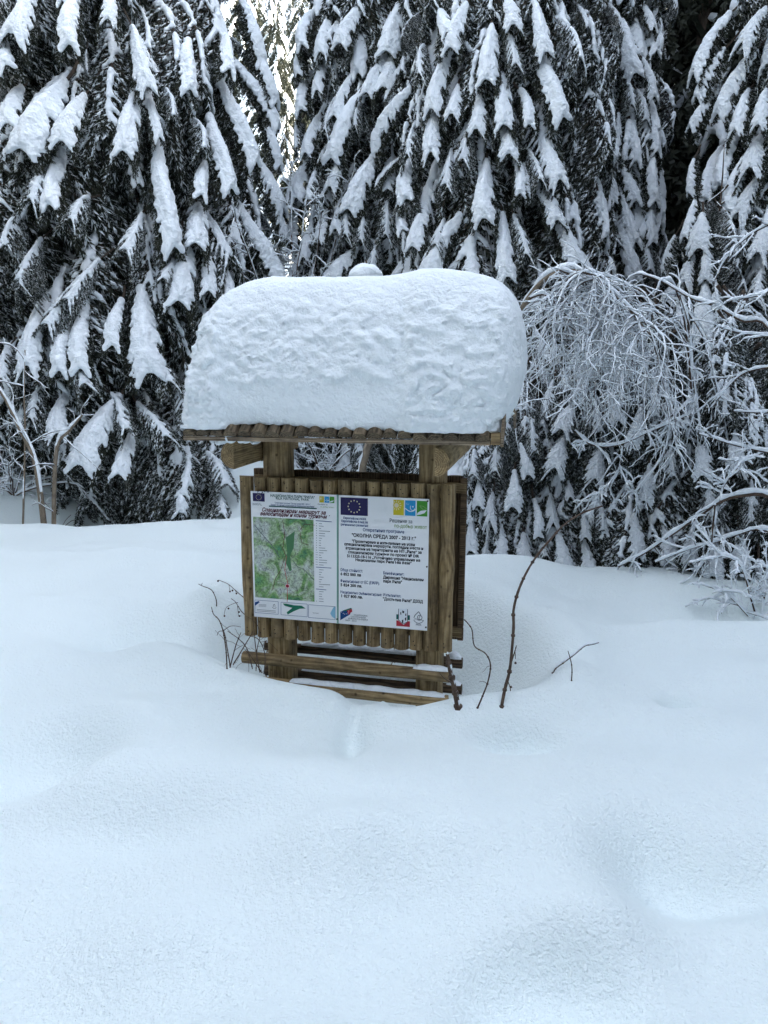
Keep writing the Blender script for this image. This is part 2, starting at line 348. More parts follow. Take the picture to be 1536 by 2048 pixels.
def make_bough(seed, width, fine, kind='pad', low=False):
    """unit bough from (0,0,0) to (1,0,0): woody stem, twigs with needles, snow load on top.
       kind pad: thick tongue of snow; dapple: broken snow; curtain: hanging twigs with thin snow"""
    r = np.random.RandomState(seed)
    nlen = .056 if not fine else .038
    arch = {'pad': .10, 'dapple': .13, 'curtain': .16}[kind]
    ss = np.linspace(-.45, 1, 24)
    sp = lambda s: np.stack([s, .03*np.sin(s*4 + seed), arch*np.sin(np.clip(s, -.5, 1)*math.pi*.9)*np.where(s < 0, 1.2, 1)], -1)
    wood = Geo(); wood.tube(sp(ss), .012*(1.25 - ss)*(1 if fine else 1.3) + .002, 4, 1)
    caps = []; needles = []; blobs = []
    def add_needles(P, dens, ln=nlen):
        seg = np.linalg.norm(np.diff(P, axis=0), axis=1); tot = seg.sum(); n = int(tot*dens)
        if n < 1: return
        c = np.concatenate([[0], np.cumsum(seg)]); u = r.uniform(0, tot, n)
        Pn = np.stack([np.interp(u, c, P[:, a]) for a in range(3)], -1)
        d = np.stack([np.interp(np.minimum(u+.02, tot), c, P[:, a]) - np.interp(np.maximum(u-.02, 0), c, P[:, a]) for a in range(3)], -1)
        d /= np.linalg.norm(d, axis=1)[:, None] + 1e-9
        q = r.normal(size=(n, 3)); q -= (q*d).sum(1)[:, None]*d; q /= np.linalg.norm(q, axis=1)[:, None]
        dr = d*.75 + q*.66 + np.array([0, 0, -.12])
        l = ln*r.uniform(.7, 1.25, n)[:, None]; sd = np.cross(dr, r.normal(size=(n, 3))); sd /= np.linalg.norm(sd, axis=1)[:, None]
        w = (.0053 if fine else .0087)*(3.0 if low else 1)
        needles.append(np.stack([Pn - sd*w, Pn + sd*w, Pn + dr*l], 1))
    def blob_on(P, n, sz):
        for _ in range(n):
            i = r.randint(0, len(P)-1); t = r.rand(); p = P[i]*(1-t) + P[i+1]*t; d = P[i+1]-P[i]; d = d/(np.linalg.norm(d)+1e-9)
            blobs.append((p + np.array([0, 0, sz*.5]), d, sz*r.uniform(.6, 1.4)))
    shape_w = lambda s: (.16 + .84*np.sin(np.clip(s, 0, 1)**.75*math.pi*.60)**1.1)
    nt_ = int((38 if fine else 28) * (.5 if low else 1) * (1 if kind == 'pad' else .72))
    dens = (300 if fine else 205)*(.17 if low else 1)
    rsp = {'pad': .038, 'dapple': .027, 'curtain': .014}[kind]*(1 + width*.4)*(1.25 if low and kind != 'pad' else 1)
    ssn = np.linspace(.02 if kind != 'curtain' else -.35, .97, 16); spn = sp(ssn)
    for i in range(15):
        if kind != 'pad' and r.rand() < .18: continue
        b = rsp*(.55 + .6*ssn[i]) if kind == 'pad' else rsp
        caps.append((spn[i] + (0, 0, b*.7), spn[i+1] + (0, 0, b*.7), b*r.uniform(.8, 1.15), b*r.uniform(.8, 1.15)))
    for side in (-1, 1):
        for j in range(nt_):
            s0 = (j + r.uniform(.1, .9))/nt_*1.0 - .02
            if s0 < 0: s0 = .02
            ang = math.radians(r.uniform(40, 60) - 14*s0**3)
            ln = max(.05, width*.5*shape_w(s0)*r.uniform(.84, 1.1) / max(math.sin(ang), .45))
            if kind == 'curtain': ln *= 1.1
            n = 6; u = np.linspace(0, 1, n)
            p0 = sp(np.array([s0]))[0]
            droop = {'pad': .36, 'dapple': .6, 'curtain': 1.0}[kind]*ln
            P = p0 + np.stack([math.cos(ang)*ln*u, side*math.sin(ang)*ln*(u - .15*u*u), -droop*u**2 - .12*ln*u], -1)
            P += r.normal(scale=.004, size=P.shape)*u[:, None]
            if not low: wood.tube(P, .005*(1.2-u)*(1.4 if not fine else 1), 3, 1, False)
            add_needles(P, dens)
            pr = {'pad': .97, 'dapple': .66, 'curtain': .34}[kind]
            if r.rand() < pr:
                e = r.uniform(.58, .86) if kind == 'pad' else r.uniform(.35, .8)
                m = max(2, int(round(e*(n-1))))
                r0 = rsp*r.uniform(.62, .85); r1 = r0*(.55 if kind == 'pad' else .45)
                for a in range(m):
                    if kind == 'dapple' and r.rand() < .2: continue
                    ra = r0 + (r1-r0)*a/m; rb = r0 + (r1-r0)*(a+1)/m
                    caps.append((P[a] + (0, 0, ra*.75), P[a+1] + (0, 0, rb*.75), ra, rb))
            # hanging twiglets
            for _ in range({'pad': 3, 'dapple': 4, 'curtain': 5}[kind]):
                t = r.uniform(.25, 1); q0 = np.array([np.interp(t, u, P[:, a]) for a in range(3)])
                hl = r.uniform(.06, .16) if kind != 'curtain' else r.uniform(.12, .30)
                v = np.linspace(0, 1, 4)
                H = q0 + np.stack([hl*.45*v, side*hl*.2*v + r.uniform(-.02, .02)*v, -hl*v], -1)
                if not low: wood.tube(H, .003*(1.2-v), 3, 1, False)
                add_needles(H, dens*1.1)
                if not low and r.rand() < .85: blob_on(H, 2 if kind == 'pad' else 4, (.008 if fine else .012))
            if kind != 'pad' and not low: blob_on(P, 5, .010 if fine else .014)
    add_needles(sp(np.linspace(.0, 1.03, 16)), dens*1.3)
    fan = 12 if not low else 4
    for j in range(fan):                                      # fingers at the tip
        a = (j/(fan-1)-.5)*2.3; ln = r.uniform(.07, .12)*(1+width*.9)*(.45+.55*math.cos(a)); v = np.linspace(0, 1, 4)
        p0 = sp(np.array([.93]))[0]
        P = p0 + np.stack([math.cos(a)*ln*v, math.sin(a)*ln*v, -.4*ln*v*v], -1); add_needles(P, dens*1.2)
        if kind != 'curtain' and abs(a) < .8: caps.append((P[0]+(0, 0, .02), P[2]+(0, 0, .014), rsp*.7, rsp*.34))
    # needles -> mesh
    ND = np.concatenate(needles)
    rime = r.rand(len(ND)) < {'pad': .07, 'dapple': .17, 'curtain': .19}[kind]          # needles coated with rime and dusted snow
    for sel, mi in ((~rime, 0), (rime, 2)):
        q = ND[sel]; wood.add(q.reshape(-1, 3), None, np.arange(len(q)*3).reshape(-1, 3), mi, False)
    # snow -> mesh
    h = .0142 if not low else .048
    if not caps: caps = [(np.zeros(3), np.array([.1, 0, 0]), .02, .02)]
    pts = np.array([c[0] for c in caps] + [c[1] for c in caps]); lo = pts.min(0) - .11; hi = pts.max(0) + .11
    shp = tuple(np.ceil((hi-lo)/h).astype(int) + 1)
    if low: caps = [(a, b, c*1.25, d*1.25) for a, b, c, d in caps]
    Fv = cap_field(shp, lo, h, caps)
    near = np.argwhere(np.abs(Fv) < .05)
    G = near*h + lo; amp = .016 if kind == 'pad' else .012
    Fv[tuple(near.T)] += amp*.8*perlin(G*8 + seed) + amp*.45*perlin(G*np.array([34, 16, 30]) - seed)
    V, Q = surface_nets(Fv, lo, h)
    sg = Geo(); sg.add(V, Q)
    if blobs:
        o = np.array([(1,0,0),(-1,0,0),(0,1,0),(0,-1,0),(0,0,1),(0,0,-1)], float)
        ft = np.array([(0,2,4),(2,1,4),(1,3,4),(3,0,4),(2,0,5),(1,2,5),(3,1,5),(0,3,5)])
        for p, d, sz in blobs:
            e = np.cross(d, (0, .1, 1)); e /= np.linalg.norm(e)+1e-9; f3 = np.cross(d, e)
            sg.add(p + (o[:, :1]*d*2.1 + o[:, 1:2]*e*.8 + o[:, 2:]*f3*.8)*sz, None, ft)
    wm = wood.mesh('branch', [M_NEEDLE, M_BARK, M_BSNOW]); sm = sg.mesh('snow', [M_BSNOW])
    return wm, sm, wood, sg

BOUGH = {}
W0 = {'n': .26, 'm': .46, 'w': .78}
for wk in W0:
    for fine in (0, 1):
        BOUGH[('pad', wk, fine)] = [make_bough(10+i*7+fine*3+len(wk)*5+ord(wk), W0[wk], fine, 'pad')[:2] for i in range(3)]
    BOUGH[('dapple', wk, 1)] = BOUGH[('dapple', wk, 0)] = [make_bough(60+ord(wk), W0[wk], 1, 'dapple')[:2], make_bough(90+ord(wk), W0[wk], 0, 'dapple')[:2]]
BOUGH['curtain'] = [make_bough(200+i, .55, 1, 'curtain')[:2] for i in range(4)]

def place_bough(tree, meshes, P0, P1, W, w0, nrm, zmul=1.0):
    d = P1 - P0; Ln = np.linalg.norm(d); X = d/Ln
    Z = nrm - (nrm @ X)*X; Z /= np.linalg.norm(Z); Y = np.cross(Z, X)
    ys = W/w0; zs = (Ln*ys)**.5*zmul
    base = np.array(tree.location)
    Mx = Matrix(((X[0]*Ln, Y[0]*ys, Z[0]*zs, P0[0]-base[0]), (X[1]*Ln, Y[1]*ys, Z[1]*zs, P0[1]-base[1]), (X[2]*Ln, Y[2]*ys, Z[2]*zs, P0[2]-base[2]), (0, 0, 0, 1)))
    b = link('branch', meshes[0], tree); b.matrix_basis = Mx
    link('snow', meshes[1], b)['kind'] = 'stuff'
    return b

class Spruce:
    def __init__(s, label, x, y, H, R, tr=.13, lean=(0, 0), group='snow laden spruces round the clearing', taper=.85, zbase=None):
        z0 = float(gh(x, y)) - .1 if zbase is None else zbase
        s.x, s.y, s.z0, s.H, s.R, s.taper, s.lean = x, y, z0, H, R, taper, lean
        s.e = tag(empty('spruce_tree', (x, y, z0)), label, 'spruce', group)
        n = 14; u = np.linspace(0, 1, n)
        P = np.stack([lean[0]*u*H + .02*np.sin(u*9), lean[1]*u*H, u*H], -1)
        g = Geo(); g.tube(P, tr*(1-u*.93)*(1 + .6*np.exp(-u*30)), 10)
        link('trunk', g.mesh('trunk', [M_BARK]), s.e)
    def r(s, z): return s.R*max(.03, 1-(z-s.z0)/s.H)**s.taper
    def ax(s, z): return np.array([s.x + s.lean[0]*(z-s.z0), s.y + s.lean[1]*(z-s.z0)])
    def hit(s, px, py, k):
        d = ray(px, py); t = s.y/d[1]; P = CAM + d*t
        for _ in range(6):
            a = s.ax(P[2]); rr = s.r(P[2])*k
            A = d[0]**2 + d[1]**2; B = 2*(d[0]*(CAM[0]-a[0]) + d[1]*(CAM[1]-a[1])); C = (CAM[0]-a[0])**2 + (CAM[1]-a[1])**2 - rr*rr
            D = B*B - 4*A*C
            t = (-B - math.sqrt(D))/(2*A) if D > 0 else -B/(2*A)
            P = CAM + d*t
        return P, t
    def hero(s, x0, y0, x1, y1, w, kind='pad'):
        P0, t0 = s.hit(x0, y0, .84); P1, t1 = s.hit(x1, y1, 1.02)
        W = w/F_PX*t1*1.12; Ln = np.linalg.norm(P1-P0); q = W/Ln
        wk = 'n' if q < .36 else ('m' if q < .62 else 'w')
        fine = 1 if Ln > .55 else 0
        mid = (P0+P1)/2; a = s.ax(mid[2]); rad = np.array([mid[0]-a[0], mid[1]-a[1], 0]); rad /= np.linalg.norm(rad)+1e-9
        toc = CAM - mid; toc /= np.linalg.norm(toc)
        nrm = rad*.6 + np.array([0, 0, .75]) + toc*.55
        place_bough(s.e, random.choice(BOUGH[(kind, wk, fine)]), P0, P1, W, W0[wk], nrm)
    def fill(s, n, z0, z1, kin=.30, kout=.84, pad=.35, arc=230, length=1.0, seed=0, steep=1.0, wide=1.0):
        """boughs all the way round, most of them on the side of the clearing"""
        r = random.Random(seed*31 + int(abs(s.x)*100))
        to = math.atan2(-s.y, -s.x)
        for i in range(n):
            z = z0 + (z1-z0)*((i + r.random())/n)
            a = to + math.radians(((i*137.5) % arc) - arc/2 + r.uniform(-8, 8))
            rr = s.r(z); ax = s.ax(z)
            k0 = kin*r.uniform(.7, 1.3); k1 = kout*r.uniform(.85, 1.08)
            k0 = max(k0, k1 - r.uniform(.45, .95)/max(rr, .5)*length) if r.random() < .8 else k0
            drop = rr*(k1-k0)*r.uniform(1.0, 1.9)*steep*length + .15
            dirv = np.array([math.cos(a), math.sin(a), 0])
            P0 = np.array([ax[0], ax[1], z + drop*.5]) + dirv*rr*k0; P1 = np.array([ax[0], ax[1], z - drop*.5]) + dirv*rr*k1
            gz = float(gh(P1[0], P1[1]))
            if P1[2] < gz + .03: P1[2] = gz + .03
            Ln = np.linalg.norm(P1-P0)
            if Ln < .2: continue
            nrm = dirv*.6 + np.array([0, 0, .9])
            u = r.random()
            if u < pad:
                kd = 'pad' if r.random() < .3 else 'dapple'; wk = r.choice('nmw')
                place_bough(s.e, r.choice(BOUGH[(kd, wk, 1 if Ln > .55 else 0)]), P0, P1, W0[wk]*Ln*r.uniform(.55, .95)*wide, W0[wk], nrm)
            else:
                place_bough(s.e, r.choice(BOUGH['curtain']), P0, P1, .6*Ln*r.uniform(.8, 1.4)*wide, .55, nrm, 1.0)

#==TREES==
def gxy(px, y):                       # ground place seen at column px, y metres ahead
    return at_y(px, 900, y)[0], y
# the big spruce on the left
x, y = gxy(272, 10.2)
TL = Spruce('big spruce left of the kiosk, dark trunk showing between its boughs', x, y, 17, 2.2, .17, (.0, 0), taper=.8)
for h in [(70,-20,25,64,75),(150,-15,140,92,44),(262,55,296,170,48),(378,85,372,178,40),(445,72,457,142,34),(266,180,252,302,58),(300,188,314,274,24),
    (125,160,55,300,95),(165,190,128,280,60),(318,290,338,490,50),(392,408,396,488,60),(420,235,452,375,44),(408,322,402,392,32),(367,482,363,602,68),
    (412,495,420,582,42),(445,530,462,588,34),(276,575,302,738,80),(240,600,225,692,36),(168,612,162,738,44),(140,625,120,742,38),(95,600,56,728,58),
    (235,790,168,925,75),(262,862,242,948,46),(130,790,114,866,50),(480,0,522,130,38),(500,90,548,205,34),(470,128,545,250,40),(440,165,500,322,44),
    (498,300,560,412,50),(535,395,568,472,34),(478,418,552,565,48),(10,60,8,135,44),(40,175,18,245,56),(520,230,556,330,30),(225,-15,215,40,40)]:
    TL.hero(*h)
for h in [(285,430,250,502,50),(222,788,255,858,34),(278,805,328,875,52),(88,768,60,838,44),(140,700,168,770,48),(372,895,364,1025,42),(40,425,15,490,66),
    (85,478,40,560,44),(200,520,135,600,44),(160,560,95,650,52),(330,175,345,235,24),(415,905,450,970,50),(345,750,372,830,46),(20,690,2,760,50),(345,520,330,560,30),
    (110,330,60,400,60),(390,240,405,300,30),(180,395,140,440,50),(435,980,440,1030,50),(300,700,335,765,50)]:
    TL.hero(*h, kind='dapple')
TL.fill(200, .5, 8.2, pad=.28, seed=1, arc=270); TL.fill(30, .1, 1.2, .35, .8, pad=.05, seed=2, length=.6)
TL.fill(75, .9, 8, .75, .98, pad=.8, seed=21, arc=250, length=.55)
# two spruces standing close together behind the kiosk
x, y = gxy(790, 11.2)
TC = Spruce('spruce behind the left half of the kiosk roof', x, y, 18, 1.6, .16, taper=.55)
for h in [(722,8,684,84,48),(660,32,643,102,38),(622,28,606,92,32),(772,100,738,185,40),(738,180,662,312,46),(750,302,703,418,58),(785,318,775,378,24),
    (690,300,662,372,34),(652,118,636,178,32),(626,148,600,222,32),(642,225,614,302,36),(626,305,596,392,42),(602,390,584,478,34),(628,445,609,512,34),
    (616,498,590,565,44),(687,388,672,457,32),(656,422,636,478,34),(715,492,658,565,50),(600,100,600,148,24),(830,18,840,88,34),(798,2,779,102,58),(793,102,768,172,48),(700,150,672,230,34)]:
    TC.hero(*h)
for h in [(680,190,650,260,36),(700,400,690,470,36),(640,330,622,400,30),(760,470,740,545,36),(780,400,770,470,40),(600,240,594,300,22),(735,420,720,480,34),(588,885,592,945,24),(760,880,752,955,40),(790,900,800,950,30),(675,560,650,600,40)]:
    TC.hero(*h, kind='dapple')
TC.fill(160, .8, 8.6, pad=.34, seed=3, arc=260); TC.fill(20, .1, 1.5, .35, .85, pad=.3, seed=4, length=.6)
TC.fill(60, 1, 8.4, .75, .98, pad=.8, seed=22, arc=250, length=.55)
x, y = gxy(985, 9.9)
TD = Spruce('broad spruce behind the right half of the kiosk, boughs piled with snow', x, y, 17, 1.72, .15, taper=.62)
for h in [(930,8,904,92,48),(900,92,867,212,46),(880,203,862,302,44),(916,172,904,228,38),(980,52,977,158,54),(1000,148,1011,248,48),(958,188,953,258,42),
    (1008,248,1017,308,46),(1066,5,1092,100,44),(1078,98,1116,235,46),(1080,265,1115,358,52),(1012,-5,1026,50,44),(970,322,970,432,54),(1002,428,1016,548,46),
    (1072,366,1112,440,44),(1106,428,1155,522,50),(920,428,853,560,58),(1030,318,1042,388,28),(952,498,936,562,46),(822,174,752,288,54),(822,322,811,402,40),(852,408,830,492,48),
    (812,408,802,462,28),(876,22,897,64,38),(1040,180,1060,250,30),(990,600,1000,660,40),(1000,560,1020,600,30)]:
    TD.hero(*h)
for h in [(832,352,806,402,50),(905,300,890,370,40),(940,250,925,320,40),(1030,430,1050,510,40),(870,500,850,560,40),(1060,300,1078,360,34),(890,440,870,490,36),(1010,60,1030,130,36),(850,90,838,150,36),(840,240,815,310,36),(1065,650,1090,720,44),(1045,700,1060,780,40)]:
    TD.hero(*h, kind='dapple')
TD.fill(150, .6, 8, pad=.32, seed=5, arc=260); TD.fill(22, .1, 1.6, .35, .9, pad=.3, seed=6, length=.6)
TD.fill(55, .8, 7.8, .75, .98, pad=.8, seed=23, arc=250, length=.55)
# slimmer spruce right of them
x, y = gxy(1195, 10.8)
TE = Spruce('slim drooping spruce right of the kiosk above the arching sapling', x, y, 15, 1.0, .15, (-.025, 0), taper=.5)
for h in [(1178,-12,1181,36,36),(1178,36,1183,78,32),(1166,103,1155,192,42),(1150,218,1140,302,36),(1160,292,1155,352,24),(1240,42,1270,142,48),(1286,118,1307,192,28),
    (1222,163,1214,222,42),(1235,228,1222,302,50),(1265,238,1270,322,32),(1300,228,1312,302,28),(1296,288,1309,402,28),(1205,298,1224,398,42),(1246,328,1268,402,36),
    (1240,378,1268,482,38),(1205,428,1225,474,36),(1230,428,1272,555,46),(1190,498,1185,548,38),(1165,438,1153,484,34),(1291,398,1307,482,32),(1200,20,1215,90,30),(1130,430,1150,500,30)]:
    TE.hero(*h)
for h in [(1180,338,1150,422,36),(1275,180,1290,240,30),(1255,150,1262,210,30),(1190,240,1200,290,30),(1185,400,1180,450,34),(1250,500,1275,560,40),(1280,480,1298,540,36),(1150,540,1170,590,36)]:
    TE.hero(*h, kind='dapple')
TE.fill(140, .8, 8, pad=.72, seed=7, arc=260, wide=1.25)
TE.fill(50, .8, 8, .7, .98, pad=.85, seed=24, arc=250, length=.55)
# tree at the right edge
x, y = gxy(1590, 8.8)
TR = Spruce('large spruce at the right edge with long boughs sweeping down to the left', x, y, 15, 1.35, .16, taper=.5)
for h in [(1462,25,1393,142,52),(1450,98,1398,192,46),(1512,98,1443,222,56),(1442,175,1384,252,42),(1482,258,1440,372,38),(1442,298,1413,402,34),(1502,298,1460,422,38),
    (1532,15,1488,82,54),(1522,272,1500,332,60),(1525,345,1480,422,50),(1482,478,1458,542,52),(1500,180,1470,260,40),(1535,180,1515,250,40),(1545,430,1520,500,54)]:
    TR.hero(*h)
for h in [(1505,420,1480,490,44),(1470,400,1450,450,40),(1530,520,1510,600,50),(1480,560,1465,630,46),(1450,600,1440,660,40),(1500,640,1490,700,50),(1460,700,1450,780,50),(1520,740,1500,820,60)]:
    TR.hero(*h, kind='dapple')
TR.fill(120, .4, 7.5, pad=.30, seed=8, arc=260)
# half-grown spruces in front of them
def small(label, px, d, H, R, heroes, daps, n, seed, tr=.05, pad=.12, taper=.45):
    x, y = gxy(px, d); T = Spruce(label, x, y, H, R, tr, taper=taper, group='young spruces at the edge of the clearing')
    for h in heroes: T.hero(*h)
    for h in daps: T.hero(*h, kind='dapple')
    T.fill(n, .15, H*.80, .2, .88, pad=pad, seed=seed, arc=280, length=.7)
    return T
small('young spruce with a bent snow hood between the slim spruce and the right edge', 1395, 8.4, 3.9, .62,
    [(1392,398,1372,472,34),(1402,428,1400,492,62),(1386,508,1370,562,42),(1411,500,1411,558,34),(1390,318,1380,384,32),(1408,560,1410,665,60),(1345,570,1335,600,60),(1365,600,1358,660,40)],
    [(1350,470,1330,540,40),(1430,560,1440,640,50),(1340,620,1330,700,44),(1420,700,1430,780,50),(1330,760,1325,830,44)], 44, 11)
small('low spruce just right of the kiosk with snow capped branch tips', 1040, 6.8, 1.8, .75,
    [(1032,942,1024,1012,42),(1045,1066,1050,1128,46),(1070,998,1076,1072,24),(1043,888,1054,948,32),(1100,988,1106,1044,36),(960,960,955,1010,30),(945,1040,940,1100,34),(985,985,980,1040,36),(1005,1050,1000,1110,36)],
    [(1000,880,990,940,40),(950,900,945,950,36),(1060,840,1070,900,44),(1015,820,1010,880,40),(975,1075,970,1130,40),(1080,1060,1090,1110,36),(1020,1110,1022,1150,36)], 64, 12)
small('low dark spruce under the arching sapling', 1150, 6.7, 2.0, .75,
    [(1142,806,1126,856,52),(1130,872,1110,932,58),(1117,1060,1126,1134,38),(1172,1082,1179,1158,40),(1166,1028,1171,1074,28),(1201,898,1190,954,52),(1135,962,1141,992,24)],
    [(1165,720,1160,780,46),(1190,800,1200,860,44),(1105,760,1095,820,44),(1140,1100,1145,1150,34),(1195,1000,1205,1060,36)], 64, 13, pad=.06)
small('low spruce right of the dark one, half hidden by snowy shrub branches', 1285, 6.5, 2.4, .8,
    [(1286,812,1264,884,38),(1272,1028,1272,1108,42),(1216,678,1226,734,44),(1225,770,1235,840,36),(1300,930,1290,1000,40),(1330,1050,1335,1120,40)],
    [(1250,700,1245,770,50),(1310,760,1310,830,50),(1340,880,1345,950,46),(1240,1110,1245,1160,40),(1300,1120,1305,1180,44),(1260,620,1255,690,46)], 70, 14)
small('low spruce at the right edge behind the long snowy shrub branch', 1450, 6.2, 2.3, .9,
    [(1385,1060,1380,1120,44),(1430,1080,1425,1150,44),(1480,1060,1478,1140,44),(1400,880,1405,950,46),(1470,860,1475,930,46)],
    [(1350,1120,1355,1180,44),(1400,1140,1405,1200,44),(1460,1150,1462,1210,46),(1520,1120,1520,1210,50),(1420,960,1425,1030,50),(1500,960,1505,1040,50),(1380,780,1380,850,50),(1450,760,1455,830,50)], 70, 15)
small('small spruce tip under a round snow cap just above the kiosk roof', 735, 6.6, 2.55, .38, [(735,545,745,610,50)], [(715,560,700,620,40)], 16, 16, tr=.03, pad=.6)
# round snow cap on that tip
def lump(name, c, r, seed, amp=.12, nu=28, nv=16):
    th = np.linspace(0, 2*math.pi, nu, endpoint=False); ph = np.linspace(.02, math.pi-.02, nv)
    T_, P_ = np.meshgrid(th, ph, indexing='ij')
    D = np.stack([np.cos(T_)*np.sin(P_), np.sin(T_)*np.sin(P_), np.cos(P_)], -1)
    V = D*(1 + amp*perlin(D*1.7+seed) + .05*perlin(D*6+seed))[..., None]*np.array(r)
    V[..., 2] = np.where(V[..., 2] < -r[2]*.45, -r[2]*.45, V[..., 2])
    i = np.arange(nu)[:, None]; j = np.arange(nv-1)[None, :]; i2 = (i+1) % nu
    Q = np.stack([i*nv+j, i*nv+j+1, i2*nv+j+1, i2*nv+j], -1).reshape(-1, 4)
    return mk_mesh(name, V + np.array(c), Q, None, [M_RSNOW])
cap_c = at_y(731, 552, 6.45)
tr_cap = [o for o in bpy.data.objects if o.get('label', '').startswith('small spruce tip')][0]
c = link('snow_cap', lump('snow_cap', cap_c - np.array(tr_cap.location), (.135, .14, .10), 3), tr_cap)

# forest behind: whole trees of coarser build, shared by copies
fb = [make_bough(300+i, .5, 0, k, low=True) for i, k in enumerate(('pad', 'dapple', 'pad', 'curtain'))]
def far_tree_meshes(seed, n, H, R, snow=1.0):
    r = random.Random(seed); fol = Geo(); sn = Geo(); tk = Geo()
    u = np.linspace(0, 1, 10); tk.tube(np.stack([0*u, 0*u, u*H], -1), .16*(1-.93*u), 8)
    cache = [(np.concatenate(w.V), w, np.concatenate(s.V), s) for _, _, w, s in fb]
    for i in range(n):
        t = (i+r.random())/n; z = .4 + (H-.5)*t; rr = R*(1-t)**.8 + .12; a = i*2.399 + r.uniform(-.3, .3)
        d = np.array([math.cos(a), math.sin(a), 0]); drop = rr*r.uniform(.7, 1.3) + .2
        P0 = np.array([0, 0, z]) + d*rr*.1; P1 = np.array([0, 0, z-drop]) + d*rr
        X = P1-P0; Ln = np.linalg.norm(X); X = X/Ln; Z = d*.6+np.array([0, 0, .9]); Z -= (Z@X)*X; Z /= np.linalg.norm(Z); Y = np.cross(Z, X)
        Mx = np.stack([X*Ln, Y*Ln*r.uniform(.9, 1.3), Z*Ln*.9])
        VW, w, VS, s = cache[r.randrange(4)]
        fol.add(VW@Mx + P0, np.concatenate(w.Q), np.concatenate(w.T), 0, False)
        if r.random() < snow: sn.add(VS@Mx + P0, np.concatenate(s.Q))
    return tk.mesh('trunk', [M_BARK]), fol.mesh('crown', [M_NEEDLE]), sn.mesh('snow', [M_BSNOW])
FAR = [far_tree_meshes(1, 125, 15, 2.2), far_tree_meshes(2, 140, 18, 2.5, .9)]
DARKT = far_tree_meshes(5, 90, 17, 1.7, .22)
def far_tree(label, x, y, k, sc=1.0, rz=0.0, group='tall spruces standing in the forest behind', mesh=None):
    e = tag(empty('spruce_tree', (x, y, float(gh(x, y))-.2), rz), label, 'spruce', group); e.scale = (sc, sc, sc*random.uniform(.95, 1.08))
    tm, cm, sm = mesh or FAR[k]
    link('trunk', tm, e); cr = link('crown', cm, e); cr['kind'] = 'stuff'; link('snow', sm, cr)['kind'] = 'stuff'
    return e
far_tree('thin dark spruce with little snow, sky glowing beside its trunk', *gxy(1342, 13.0), 0, 1.0, .4, mesh=DARKT)
far_tree('dark spruce close right of the thin glowing one', *gxy(1405, 14.5), 0, 1.0, 1.4, mesh=DARKT)
far_tree('sunlit yellowish spruce in the middle of the forest gap', *gxy(560, 30), 0, .98, .3)
far_tree('sunlit spruce in the right part of the forest gap', *gxy(618, 33), 1, .92, 2.0)
far_tree('sunlit spruce in the left part of the forest gap', *gxy(505, 34), 1, .98, 1.0)
far_tree('short sunlit spruce standing low in the forest gap', *gxy(585, 23), 0, .52, 4.0)
far_tree('sunlit spruce crown high in the gap, far back on the left', *gxy(500, 55), 0, 1.5, 3.0)
far_tree('sunlit spruce crown high in the gap, far back in the middle', *gxy(572, 60), 1, 1.45, 4.4)
far_tree('sunlit spruce crown high in the gap, far back on the right', *gxy(640, 52), 0, 1.5, .7)
far_tree('sunlit spruce crown against the sky between the far left and far middle ones', *gxy(540, 70), 0, 1.9, 2.6)
far_tree('sunlit spruce crown against the sky between the far middle and far right ones', *gxy(604, 75), 1, 1.75, 3.3)
far_tree('sunlit spruce standing right behind the short one in the gap', *gxy(572, 27), 0, .8, 1.9)
for i_, (u_, k_) in enumerate(((470, 'leftmost'), (520, 'second from the left'), (562, 'middle'), (600, 'second from the right'), (650, 'rightmost'))):
    far_tree(k_ + ' of the five distant spruces on the slope closing the gap', *gxy(u_, 88 + 6*(i_ % 2)), i_ % 2, 2.25, i_*1.1, 'spruces on the slope closing the gap')
far_tree('tall sunlit spruce farthest back in the forest gap', *gxy(535, 42), 1, 1.05, 5.0)
BACK = [(-130,10.5,0,1,'snowy spruce past the left edge behind the big left spruce'),(60,14,1,1,'tall spruce hidden behind the far left boughs'),(230,16,0,1,'tall spruce hidden behind the trunk of the big left spruce'),
    (790,16.5,0,1,'tall spruce hidden behind the left twin spruce'),(880,15,1,1,'tall spruce showing between the two spruces over the kiosk'),(1000,18,0,1,'tall spruce hidden behind the broad spruce over the kiosk'),
    (1080,15,0,1,'spruce in the dark gap between the broad and the slim spruce'),(1190,17,1,1,'tall spruce hidden behind the slim drooping spruce'),(1270,20,0,.8,'distant spruce left of the thin dark trunks'),
    (1480,15,1,1,'tall spruce behind the right edge spruce, left part'),(1570,12,0,1,'tall spruce behind the right edge spruce, right part')]
for i, (px, d, k, sc, lab) in enumerate(BACK): far_tree(lab, *gxy(px, d), k, sc, i*1.7)
SHARED = 'tall snowy spruce added out of view beyond the right edge to shade the clearing'  # unseen row of spruces, added to keep the sun off the clearing
for i, (x_, y_) in enumerate([(8.5,8),(7.6,5.5),(7.2,3),(7,.5),(8,-2),(9.8,6.8),(9.8,4.2),(9.6,1.6),(10.5,-1),(9,10.6),(11.5,9),(13,5.5),(13,2),(12,12)]):
    far_tree(SHARED, x_, y_, i % 2, 1, i*1.3, 'unseen shade trees added beyond the right edge')
for i, (x_, y_) in enumerate([(5.6,-5),(3.4,-6.8),(.9,-7.5),(-1.5,-7.4),(-3.9,-6.6),(-4.8,-6),(-7,-3.8),(-8,-1),(-8.2,2),(-8.4,5),(-9,8)]):  # unseen ring of spruces, added to cut sky light from behind and left
    far_tree('tall snowy spruce added out of view round the back to dim the light', x_, y_, (i+1) % 2, 1, i*1.9, 'unseen shade trees added behind the viewer')
far_tree('tall snowy spruce beyond the left edge of the view', *gxy(-260, 14), 0, 1, 2.2)

